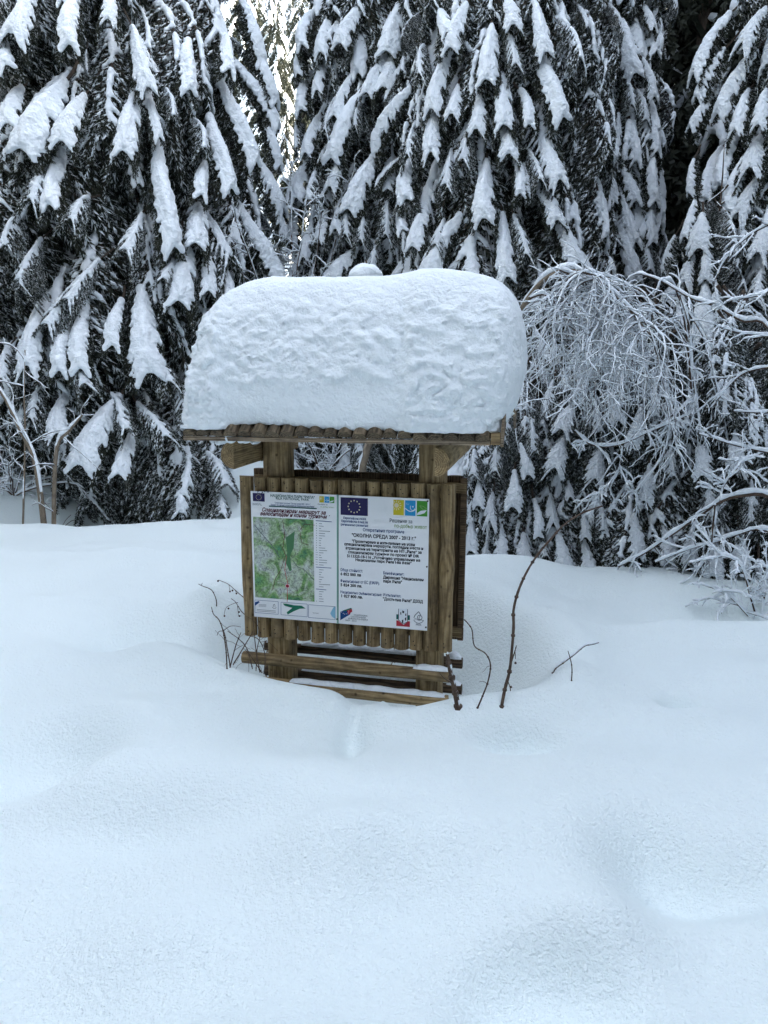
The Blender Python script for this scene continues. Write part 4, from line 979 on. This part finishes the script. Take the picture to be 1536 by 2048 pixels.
road([(586,1120),(595,1133),(608,1138),(618,1148),(628,1160)], .0035, M_GRY); road([(630,1050),(610,1048),(600,1060),(604,1085),(618,1090)], .0025, M_MAR)
a, z = q2(575.5, 1171.5); P.poly(circ(a, z, .0125), M_WHT, 2); P.poly(circ(a, z, .0105), M_RED, 3); P.poly(circ(a, z, .005), M_MAR, 4)
P.out('trail_map')
P = Print()
txt(P, 'НАЦИОНАЛЕН ПАРК "РИЛА"', 541, 629.5, 993.2, 5.0, M_TEAL, .0008); txt(P, 'RILA NATIONAL PARK', 552, 618.5, 998.4, 4.4, M_TEAL, .0004)
txt(P, 'Оперативна програма "Околна среда 2007 - 2013 г."', 550, 621, 1006.6, 3, M_NAVY, .0003); txt(P, 'Проект "Устойчиво управление на Национален парк Рила"', 542, 629, 1010.5, 3, M_NAVY, .0003)
P.line([q2(538.5, 1012), q2(634, 1017)], .0062, M_TEAL)
txt(P, 'Специализиран маршрут за', 523.5, 651, 1022.4, 7.5, M_MAR, .0016, .35); txt(P, 'велосипеден и конен туризъм', 520.5, 654.5, 1030.0, 7.5, M_MAR, .0016, .35)
txt(P, 'Европейски съюз', 506, 522, 1007.6, 2, M_GRY); txt(P, 'Европейски фонд', 506, 524, 1009.8, 2, M_GRY)
txt(P, 'Решения за', 636, 655, 1009.4, 2.8, M_GRY); txt(P, 'по-добър живот', 641, 669, 1014.5, 2.8, M_LGR)
# key of the map
rk = random.Random(4); P.line([q2(632, 1041), q2(664, 1043.4)], .0035, M_NAVY)
y = 1046.5
for i in range(33):
    if i in (18, 27): P.line([q2(632.5, y), q2(663 if i == 18 else 653, y+2)], .0034, M_NAVY)
    else:
        a, z = q2(633.5, y)
        if i < 12 or i in (32,): P.poly(circ(a, z, .0022, 6), M_INK)
        elif i < 18: P.line([q2(631.8, y-.6), q2(636, y-.2)], .0016, M_MAR if i % 2 else M_NAVY)
        ln = rk.choice([4, 6, 9, 12, 16, 22]); P.line([q2(638.5, y+.3), q2(638.5+ln, y+.5+ln*.05)], .0026, M_GRY)
    y += 4.85
# frames along the bottom
def frame(x0, y0, x1, y1):
    P.line([q2(x0, y0), q2(x1, y0+(x1-x0)*.072)], .002, M_NAVY); P.line([q2(x0, y1), q2(x1, y1+(x1-x0)*.08)], .002, M_NAVY); P.line([q2(x0, y0), q2(x0, y1)], .002, M_NAVY); P.line([q2(x1, y0+(x1-x0)*.072), q2(x1, y1+(x1-x0)*.08)], .002, M_NAVY)
frame(510.5, 1199.5, 557, 1224.5); frame(562.5, 1204, 615, 1229); frame(617.5, 1209, 671, 1234.5)
for i, (u, v) in enumerate([(514, 1218.5), (514, 1221.2)]): P.line([q2(u, v), q2(u+38, v+3)], .0022, M_GRY)
for i in range(3): P.line([q2(518, 1208+i*2), q2(533, 1209+i*2)], .0016, M_GRY)
P.poly([q2(510.5, 1204), q2(518, 1201.5), q2(520, 1204), q2(511, 1211)], M_NAVY, 1)
P.poly([q2(*p) for p in [(566,1206.5),(574,1207),(588,1210),(604,1211),(612,1216.5),(600,1217),(588,1222),(576,1228.5),(574,1224),(586,1217),(584,1212.5),(570,1211)]], M_DGR, 1)
P.poly([q2(*p) for p in [(664,1220),(668,1213.5),(671,1213),(671,1238),(664,1232),(661,1226)]], M_CYAN, 1)
txt(P, 'българия', 626, 638, 1226, 2, M_GRY)
# right half
txt(P, 'Европейски съюз', 687, 732, 1037.6, 4.3, M_NAVY, .0008); txt(P, 'Европейски фонд за', 683, 735.5, 1043.6, 4.3, M_NAVY, .0008); txt(P, 'регионално развитие', 682, 736, 1050.4, 4.3, M_NAVY, .0008)
txt(P, 'Решения за', 779, 824, 1044.0, 7.0, M_GRY, .0002); txt(P, 'по-добър живот', 788.5, 853.5, 1054.4, 7.0, M_LGR, .0002)
txt(P, 'Оперативна програма', 726, 808, 1062.0, 6.2, M_NAVY, .0003); txt(P, '"ОКОЛНА СРЕДА 2007 - 2013 г."', 704, 832, 1073.0, 6.6, M_INK, .0014)
for s_, x0, x1, yy in [('"Проектиране и изпълнение на нови', 704.5, 830, 1084.4), ('специализирани маршрути, погледни места и', 689, 846.5, 1090.0), ('атракциони на територията на НП „Рила“ за', 691.5, 843.5, 1098.0),
        ('специализиран туризъм по проект № DIR', 696.5, 838.5, 1106.0), ('5113325-18-116 „Устойчиво управление на', 694.5, 840.5, 1113.8), ('Национален парк Рила I-ва фаза“', 711, 823, 1121.6)]:
    txt(P, s_, x0, x1, yy, 5.4, M_INK, .0012)
for s_, x0, x1, yy, bo in [('Обща стойност:', 681, 725.5, 1141.5, 0), ('6 852 000 лв', 681.5, 722.5, 1149.8, 1), ('Финансиране от ЕС (ЕФРР):', 681, 759, 1163.6, 0), ('5 824 200 лв.', 681.5, 724.5, 1171.6, 1),
        ('Национално съфинансиране:', 681, 764, 1185.8, 0), ('1 027 800 лв.', 682, 724.5, 1193.6, 1), ('Бенефициент:', 766.5, 808, 1148.0, 0), ('Дирекция "Национален', 766.5, 847.5, 1156.4, 1), ('парк Рила"', 766.5, 804, 1164.2, 1),
        ('Изпълнител:', 766.5, 801.5, 1191.6, 0), ('"Достъпна Рила" ДЗЗД', 766, 846, 1199.8, 1)]:
    txt(P, s_, x0, x1, yy, 5.6, M_INK if bo else M_NAVY, .0013 if bo else .0004)
for s_, x0, x1, yy in [('НАЦИОНАЛНА', 708, 735, 1230.6), ('СТРАТЕГИЧЕСКА', 702, 732, 1234.2), ('РЕФЕРЕНТНА РАМКА', 697, 736, 1237.8), ('2007 - 2013', 691, 713, 1241.2)]:
    txt(P, s_, x0, x1, yy, 2.9, M_GRY, .0002)
P.out('lettering')
P = Print()
# strategic framework logo: slanted flag
P.poly([q2(*p) for p in [(681,1223),(700,1216.5),(701,1228),(681,1240)]], M_NAVY); P.poly([q2(*p) for p in [(694,1219),(704,1217),(705,1222.5),(697,1229)]], M_RED, 1)
P.poly([q2(*p) for p in [(686,1220.5),(703,1215),(704,1217.2),(690,1222)]], M_DGR, 2)
for u, v in [(683,1223.5),(687,1226),(690,1227.5),(694,1227),(697,1225),(698,1221.5)]: a, z = q2(u, v); P.poly(star_pts(a, z, .0035)[::-1], M_WHT, 3)
# shield on a green and red ground
P.rect(793, 1228, 820, 1240, M_TEAL); P.rect(793, 1240, 820, 1253.5, M_RED); P.poly([q2(*p) for p in [(797,1216.5),(816,1218),(816,1243),(807,1249),(797,1240)]], M_WHT, 1)
P.line([q2(797.5,1217), q2(797.5,1239), q2(806.5,1247.5), q2(815.5,1243), q2(815.5,1218)], .0030, M_INK, 2)
for pts in ([(804,1240),(807,1238),(807,1245),(805,1246)], [(810,1236),(813,1233),(813,1240),(811,1241)], [(801,1224),(803,1223),(803,1229),(801,1228)], [(805,1220),(809,1222),(808,1226),(805,1225)], [(811,1227),(813,1226),(813,1231),(811,1231)]): P.poly([q2(*p) for p in pts], M_INK, 3)
# round park emblem
a, z = q2(837.5, 1234); P.line([(a-.026, z-.005), (a-.020, z+.010), (a, z+.032), (a+.012, z+.012)], .004, M_GRY)
P.line([(a+.006+.013*math.cos(t), z-.001+.013*math.sin(t)) for t in np.linspace(0, 6.28, 12)], .0035, M_GRY); P.line([(a+.010, z+.012), (a+.002, z-.004), (a+.006, z-.018)], .003, M_GRY)
P.line([(a-.024, z-.012), (a-.012, z-.010), (a, z-.018), (a+.014, z-.014), (a+.026, z-.016)], .003, M_GRY)
a0, z0 = q2(829, 1248.5); P.text('РИЛА', a0+.008, z0-.004, .015, M_GRY, 'LEFT', .0003, 0, fit=.030)
P.line([(a+.030*math.cos(t), z-.004+.030*math.sin(t)) for t in np.linspace(3.6, 5.9, 9)], .0028, M_GRY)
a, z = q2(549, 1212); P.line([(a-.006, z-.004), (a-.005, z+.006), (a, z+.013), (a+.005, z+.004), (a+.004, z-.004)], .0022, M_INK); P.line([(a-.012, z-.006), (a-.004, z-.013), (a+.005, z-.013), (a+.012, z-.006)], .002, M_INK)
P.out('sponsor_emblem')
M_SCREW = flat('screw', (.03, .03, .035), .4, .5)
for u, v in [(855.5, 1002), (854, 1133), (852, 1254), (674.5, 1237.5), (659.5, 1031)]:
    a, z = q2(u, v); g = Geo(); g.tube([(0, -.0075, 0), (0, .001, 0)], .0045 if u != 659.5 else .0022, 8); kp('screw', g.mesh('screw', [M_SCREW]), (a, 0, z), None, panel)
# drip stain at the panel's upper left
P = Print(); rk = random.Random(8)
for i in range(16):
    u = rk.uniform(514, 538); a, z = q2(u, 983.5 + rk.uniform(-1.5, 2)*(1 if u > 530 else 1.4)); P.poly(circ(a, z, rk.uniform(.0015, .004), 6), M_GRY, 2)
P.out('resin_stain')

# --- the snow on the roof
def roof_snow():
    h = .0115; lo = np.array([-.36, -.56, 1.20]); hi = np.array([1.66, .86, 2.20])
    ax = [np.arange(lo[k], hi[k], h) for k in range(3)]
    A, Cc, Z = np.meshgrid(*ax, indexing='ij')
    a1 = ax[0]
    # ridge line and ends read from the outline
    Ht = np.interp(a1, [-.3, -.1, .05, .18, .36, .5, .7, .95, 1.2, 1.35, 1.5], [1.99, 2.01, 2.045, 2.075, 2.055, 2.038, 2.055, 2.082, 2.07, 2.05, 2.03])[:, None, None]
    z1 = ax[2]
    AL = np.interp(z1, [1.2, 1.3, 1.5, 1.7, 1.85, 2.1], [-.25, -.245, -.215, -.175, -.14, -.05])[None, None, :]
    AR = np.interp(z1, [1.2, 1.30, 1.45, 1.6, 1.75, 1.9, 2.1], [1.35, 1.385, 1.43, 1.455, 1.45, 1.43, 1.39])[None, None, :]
    mid = sstep(-.03, .02, a1)*(1 - sstep(.90, .97, a1))
    cf_low = (-.384 + .034*mid)[:, None, None]
    zz = z1[None, None, :]
    bulge = np.interp(z1, [1.2, 1.30, 1.42, 1.55, 1.7, 1.85, 2.0, 2.15], [.0, .0, -.015, -.01, 0.02, .07, .13, .20])[None, None, :]
    CF = cf_low + bulge
    CB = (.64 - np.interp(z1, [1.2, 1.4, 1.6, 1.8, 2.1], [.04, 0, .0, .04, .16]))[None, None, :]
    am, aw = (AL+AR)/2, (AR-AL)/2; cm, cw = (CF+CB)/2, (CB-CF)/2
    zb = 1.15; u = np.abs((A-am)/aw); v = np.abs((Cc-cm)/cw); w = np.clip((Z-zb)/(Ht-zb), 0, None)
    pz = 8.5
    g = (u**12 + v**7 + w**pz)**(1/7.) - 1
    Fv = g*.40
    under = (1.258 + np.where(Cc < RC, Cc-EC, 2*RC-EC-Cc)*math.tan(PIT)) + .012 - Z           # stays above the logs
    lipk = (.012 + .04*mid)[:, None, None]
    under = under + (.012*mid)[:, None, None]*(Cc < .0)
    x = Fv; y_ = under*.8; k = lipk; hh = np.clip(.5 - .5*(y_-x)/k, 0, 1); Fv = y_*(1-hh) + x*hh + k*hh*(1-hh)
    near = np.argwhere(np.abs(Fv) < .07); G = near*h + lo
    front = sstep(.25, -.05, G[:, 1])*0 + (1 - sstep(.0, .3, G[:, 1]))
    S = G*np.array([1, 1, 1.5]); wp = np.stack([perlin(S*5+9), perlin(S*5-9), perlin(S*5+30)], -1)*.15
    n1 = perlin(S*3.2+2); n2 = np.abs(perlin(S*10+wp*2)); n3 = np.abs(perlin(S*25+wp*2+7)); n4 = perlin(S*42+3)
    lobes = np.clip(sstep(1.98, 1.75, G[:, 2]) if False else 1-sstep(1.80, 2.02, G[:, 2]), 0, 1)
    slab = 1 - sstep(.0, .06, G[:, 0])*(1-sstep(.85, .97, G[:, 0]))*(1-sstep(1.46, 1.58, G[:, 2]))   # smooth sheared band above the bare eave
    Fv[tuple(near.T)] += -.012*n1 - (.022*n2 + .016*n3)*lobes*(.12+.88*slab)*1.25*(1-.75*sstep(1.36, 1.44, G[:, 0])) + .006*n4*(.35+.65*lobes)*(.4+.6*slab)
    Fv = np.maximum(Fv, ez(A) + .048 + .007*perlin(np.stack([A*30, Cc*30, Z*0], -1)) - Z)
    V, Q = surface_nets(Fv, lo, h)
    o = link('roof_snow', mk_mesh('roof_snow', V, Q, None, [M_RSNOW])); o.location = tuple(KB); o.rotation_euler = (0, 0, -YAW_K)
    return tag(o, 'massive rounded block of snow piled on the kiosk roof', 'snow cap', kind='thing')
roof_snow()
# clots of snow left on the bare logs of the eave
def clot(px, py, w, hgt, seed):
    a, z = on_panel(px, py, EC+.06); me = lump('snow', (0, 0, 0), (w, .07, hgt), seed, .3, 20, 10)
    return kp('snow', me, (a, EC+.07, z), (PIT*.6, 0, 0))
clot(466, 868, .035, .045, 1); clot(492, 872, .05, .032, 2); clot(447, 875, .04, .022, 3); clot(515, 876, .03, .012, 5); clot(812, 872, .04, .018, 4)
# snow lying on rails, battens and beam ends
def strip(name, a0, a1, y, z, w, hgt, seed, mat=None):
    n = max(8, int((a1-a0)/.015)); u = np.linspace(0, 1, n); k = 9; th = np.linspace(0, math.pi, k); rs = np.random.RandomState(seed)
    env = np.minimum(1, np.minimum(u, 1-u)*n/4)**.5; nz = 1 + .45*perlin(np.stack([u*(a1-a0)*14+seed, u*0+.3, u*0+.7], -1))
    V = np.stack([(a0 + (a1-a0)*u)[:, None] + 0*th[None, :], y - np.cos(th)[None, :]*w*(.7+.3*env)[:, None] + 0*u[:, None], z + np.sin(th)[None, :]*(hgt*env*nz)[:, None]], -1)
    i = np.arange(n-1)[:, None]*k; j = np.arange(k-1)[None, :]
    kp(name, mk_mesh(name, V, np.stack([i+j, i+k+j, i+k+j+1, i+j+1], -1).reshape(-1, 4), None, [M_BSNOW]))
strip('snow', .92, 1.125, .02, -.024, .028, .022, 1); strip('snow', .2, .92, .235, -.195, .026, .018, 2); strip('snow', .2, .95, .235, -.034, .026, .016, 3)
strip('snow', -.02, .05, .235, -.034, .03, .03, 4); strip('snow', 1.08, 1.165, .235, -.034, .026, .035, 5); strip('snow', 1.08, 1.165, .235, -.195, .026, .03, 6)
strip('snow', .2, 1.11, .012, -.174, .026, .020, 8); strip('snow', A1+.008, A1+.04, .215, ZB+.085, .018, .03, 9)

# ------------------------------------------------------------------ dry stems round the kiosk
def ground_y(px, py):
    """how far away the line of sight through a stem's foot meets the snow"""
    ys = np.linspace(2.5, 6.5, 801); P = np.array([at_y(px, py, q) for q in ys]); d = P[:, 2] - gh(P[:, 0], P[:, 1])
    k = np.argwhere(d < 0)
    return float(ys[k[0, 0]]) if len(k) else None
GS = 'dry stems sticking out of the snow round the kiosk'
def stem(label, paths, y, bark=M_TWIG, snowy=False, berries=(), group=GS, kids=0, klen=.1, seed=1, hid=False):
    if not hid:
        yh = ground_y(*paths[0][0][0]); y = yh if yh is not None and abs(yh - y) < .9 else y
        if yh is not None: paths = [(p, a, b, 0, c) for p, a, b, _, c in paths]
    rs = np.random.RandomState(seed); pp = [(SP(pxs(p, y + dy, ddy), max(10, len(p)*4)), r0, r1) for p, r0, r1, dy, ddy in paths]
    base = pp[0][0][0].copy(); gz = float(gh(base[0], base[1]))
    e = tag(empty('dry_stem', tuple(base)), label, 'stem', group)
    g = Geo(); sn = Geo()
    for i, (P, r0, r1) in enumerate(pp):
        P = P - base
        if i == 0 and not hid: P = np.concatenate([P[:1] + np.array([[0, 0, min(-.02, gz-base[2]-.03)]]), P])
        R = np.linspace(r0, r1, len(P))*(1 + .18*np.abs(np.sin(np.arange(len(P))*1.9))); g.tube(P, R, 6)
        for k in range(1, len(P)-1, 4):                   # nodes
            g.tube([P[k]-(0, 0, R[k]*.8), P[k]+(0, 0, R[k]*.8)], R[k]*1.45, 6)
        for _ in range(kids):
            j = rs.randint(2, len(P)-1); K = grow(rs, P[j], rs.normal(size=3)+(0, 0, .3), klen*rs.uniform(.4, 1.2), 6, .06, .2); g.tube(K, np.linspace(r1*.7, .0008, len(K)), 4, 0, False)
        if snowy: snow_line(sn, rs, P, R, 4, .45)
    link('stalk', g.mesh('stalk', [bark]), e)
    if snowy: link('snow', sn.mesh('snow', [M_BSNOW]), e)
    for u, v in berries:
        b = Geo(); c = at_y(u, v, y) - base; b.tube([c + (0, 0, .006), c + (0, 0, .0035), c, c - (0, 0, .0035), c-(0, 0, .006)], [.001, .005, .0062, .005, .001], 7); link('berry', b.mesh('berry', [M_TWIG]), e)
    return e
stem('short bent stem poking out of the bank left of the board', [([(433,1212),(432,1198),(423,1180),(405,1172),(397,1168)], .0030, .0018, 0, 0), ([(402,1171),(405,1166)], .0018, .001, 0, 0)], 4.62)
stem('drooping berry twig at the board\'s left edge, upper one', [([(500,1204),(485,1193),(470,1180),(456,1168),(437,1160)], .0026, .0014, 0, 0), ([(458,1170),(460,1182)], .0012, .001, 0, 0), ([(470,1180),(473,1186)], .0012, .001, 0, 0)], 4.52, hid=True, berries=[(436,1162),(460,1183),(465,1181),(473,1187)])
stem('drooping berry twig at the board\'s left edge, lower one', [([(500,1238),(484,1224),(476,1212),(470,1203),(462,1197)], .0026, .0014, 0, 0), ([(476,1205),(465,1208),(452,1216),(448,1232)], .0016, .001, 0, 0), ([(475,1212),(477,1232)], .0014, .001, 0, 0)], 4.52, hid=True, berries=[(449,1232),(479,1232),(478,1224),(457,1217)])
stem('thin dark stalk with forked top in the hollow left of the board', [([(454,1338),(452,1300),(446,1262),(438,1240),(427,1228),(423,1214)], .0035, .0018, -.15, 0), ([(446,1262),(462,1252),(482,1254)], .0018, .001, -.15, 0), ([(446,1262),(438,1263),(434,1271)], .0015, .001, -.15, 0)], 4.30)
stem('tangle of dark stalks crossing in front of the left post', [([(460,1335),(472,1290),(482,1265)], .0032, .0016, 0, 0), ([(461,1335),(455,1300),(450,1270),(444,1255)], .003, .0016, 0, 0), ([(466,1330),(490,1290),(502,1270),(506,1262)], .0028, .0014, 0, 0), ([(505,1338),(495,1300),(480,1280),(455,1262)], .0026, .0014, 0, 0),
     ([(520,1345),(512,1300),(508,1260),(506,1235)], .003, .0014, 0, 0), ([(528,1348),(530,1310),(518,1280),(500,1272)], .0026, .0014, 0, 0), ([(524,1346),(500,1310),(490,1300)], .0026, .0014, 0, 0), ([(512,1342),(514,1300),(520,1270),(515,1250)], .0022, .0012, 0, 0)], 3.98, kids=3, klen=.12, seed=5)
stem('pale dry grass blade arching in front of the left post', [([(532,1352),(532,1320),(536,1298),(548,1281),(560,1277),(573,1282),(584,1291)], .0042, .0018, 0, 0)], 3.95, M_DRY)
stem('short pale stalk leaning right by the left post', [([(544,1356),(552,1340),(566,1321)], .0030, .0014, 0, 0)], 3.95, M_DRY)
stem('knobbly pale stem standing in front of the board beside its centre', [([(777,1375),(779,1340),(787,1316),(788,1286),(782,1270),(781,1246),(779,1238)], .0046, .0022, 0, 0), ([(788,1326),(800,1317),(810,1308),(811,1289)], .0024, .0012, 0, 0), ([(781,1250),(777,1256),(776,1272)], .0024, .001, 0, 0)], 3.92, M_DRY, True)
stem('pale twig crossing the lower rail left of the right post', [([(786,1386),(796,1372),(805,1360)], .0022, .0012, 0, 0)], 3.92, M_DRY)
stem('small forked dry stalk under the right post', [([(834,1396),(842,1376),(856,1399)], .0024, .0014, 0, 0)], 3.86, M_DRY)
stem('thick mossy stick leaning on the right end of the rails', [([(916,1414),(909,1378),(900,1340),(895,1308)], .0125, .0075, 0, 0)], 3.95, M_TWIG, True, kids=1)
stem('thin wavy stem right of the kiosk rising from the hollow', [([(955,1416),(966,1390),(976,1363),(981,1330),(971,1307),(949,1292),(944,1260),(935,1246),(928,1239)], .0036, .0018, 0, 0)], 3.85, kids=2, klen=.06)
stem('tall bent stem right of the kiosk that arches up to the shrubs', [([(1003,1414),(1010,1377),(1020,1336),(1027,1258),(1027,1221),(1037,1181),(1054,1143),(1075,1110),(1100,1080),(1130,1048),(1165,1026),(1205,1012)], .0075, .0035, 0, .5),
     ([(1021,1330),(1028,1308),(1033,1291)], .003, .0016, .0, 0), ([(1014,1358),(1020,1374),(1021,1382)], .0018, .0016, 0, 0), ([(1030,1300),(1031,1318)], .0016, .0012, 0, 0)], 3.80, berries=[(1022,1374),(1031,1326)])
stem('twig with a lifted tip slanting up right of the tall stem', [([(1106,1346),(1112,1336),(1130,1323),(1150,1308),(1170,1292),(1185,1289),(1198,1285)], .0042, .0018, 0, 0)], 3.98, M_TWIG, True)
stem('short twig standing in a snow mound right of the tall stem', [([(1143,1362),(1144,1340),(1142,1323),(1136,1302)], .0030, .0016, 0, 0)], 3.90)
for i, (px, d, tall) in enumerate([(95, 8.6, 40), (190, 8.5, 26), (395, 8.2, 22), (330, 8.4, 18)]):
    x, y = gxy(px, d); b = np.array([x, y, float(gh(x, y))])
    lab = ['thin bare twig in the snow at the far left', 'thin bare twig right of the far left one', 'twig at the edge of the snow left of the kiosk', 'tiny twig by the hollow under the left spruce'][i]
    e = tag(empty('dry_stem', tuple(b)), lab, 'stem', 'thin twigs at the far edge of the snow'); g = Geo(); rs = np.random.RandomState(i)
    for _ in range(3): g.tube(grow(rs, (0, 0, -.03), rs.normal(size=3)*.5+(0, 0, 1), tall/F_PX*d*1.3, 6, .0, .15), .003, 4)
    link('stalk', g.mesh('stalk', [M_TWIG]), e)
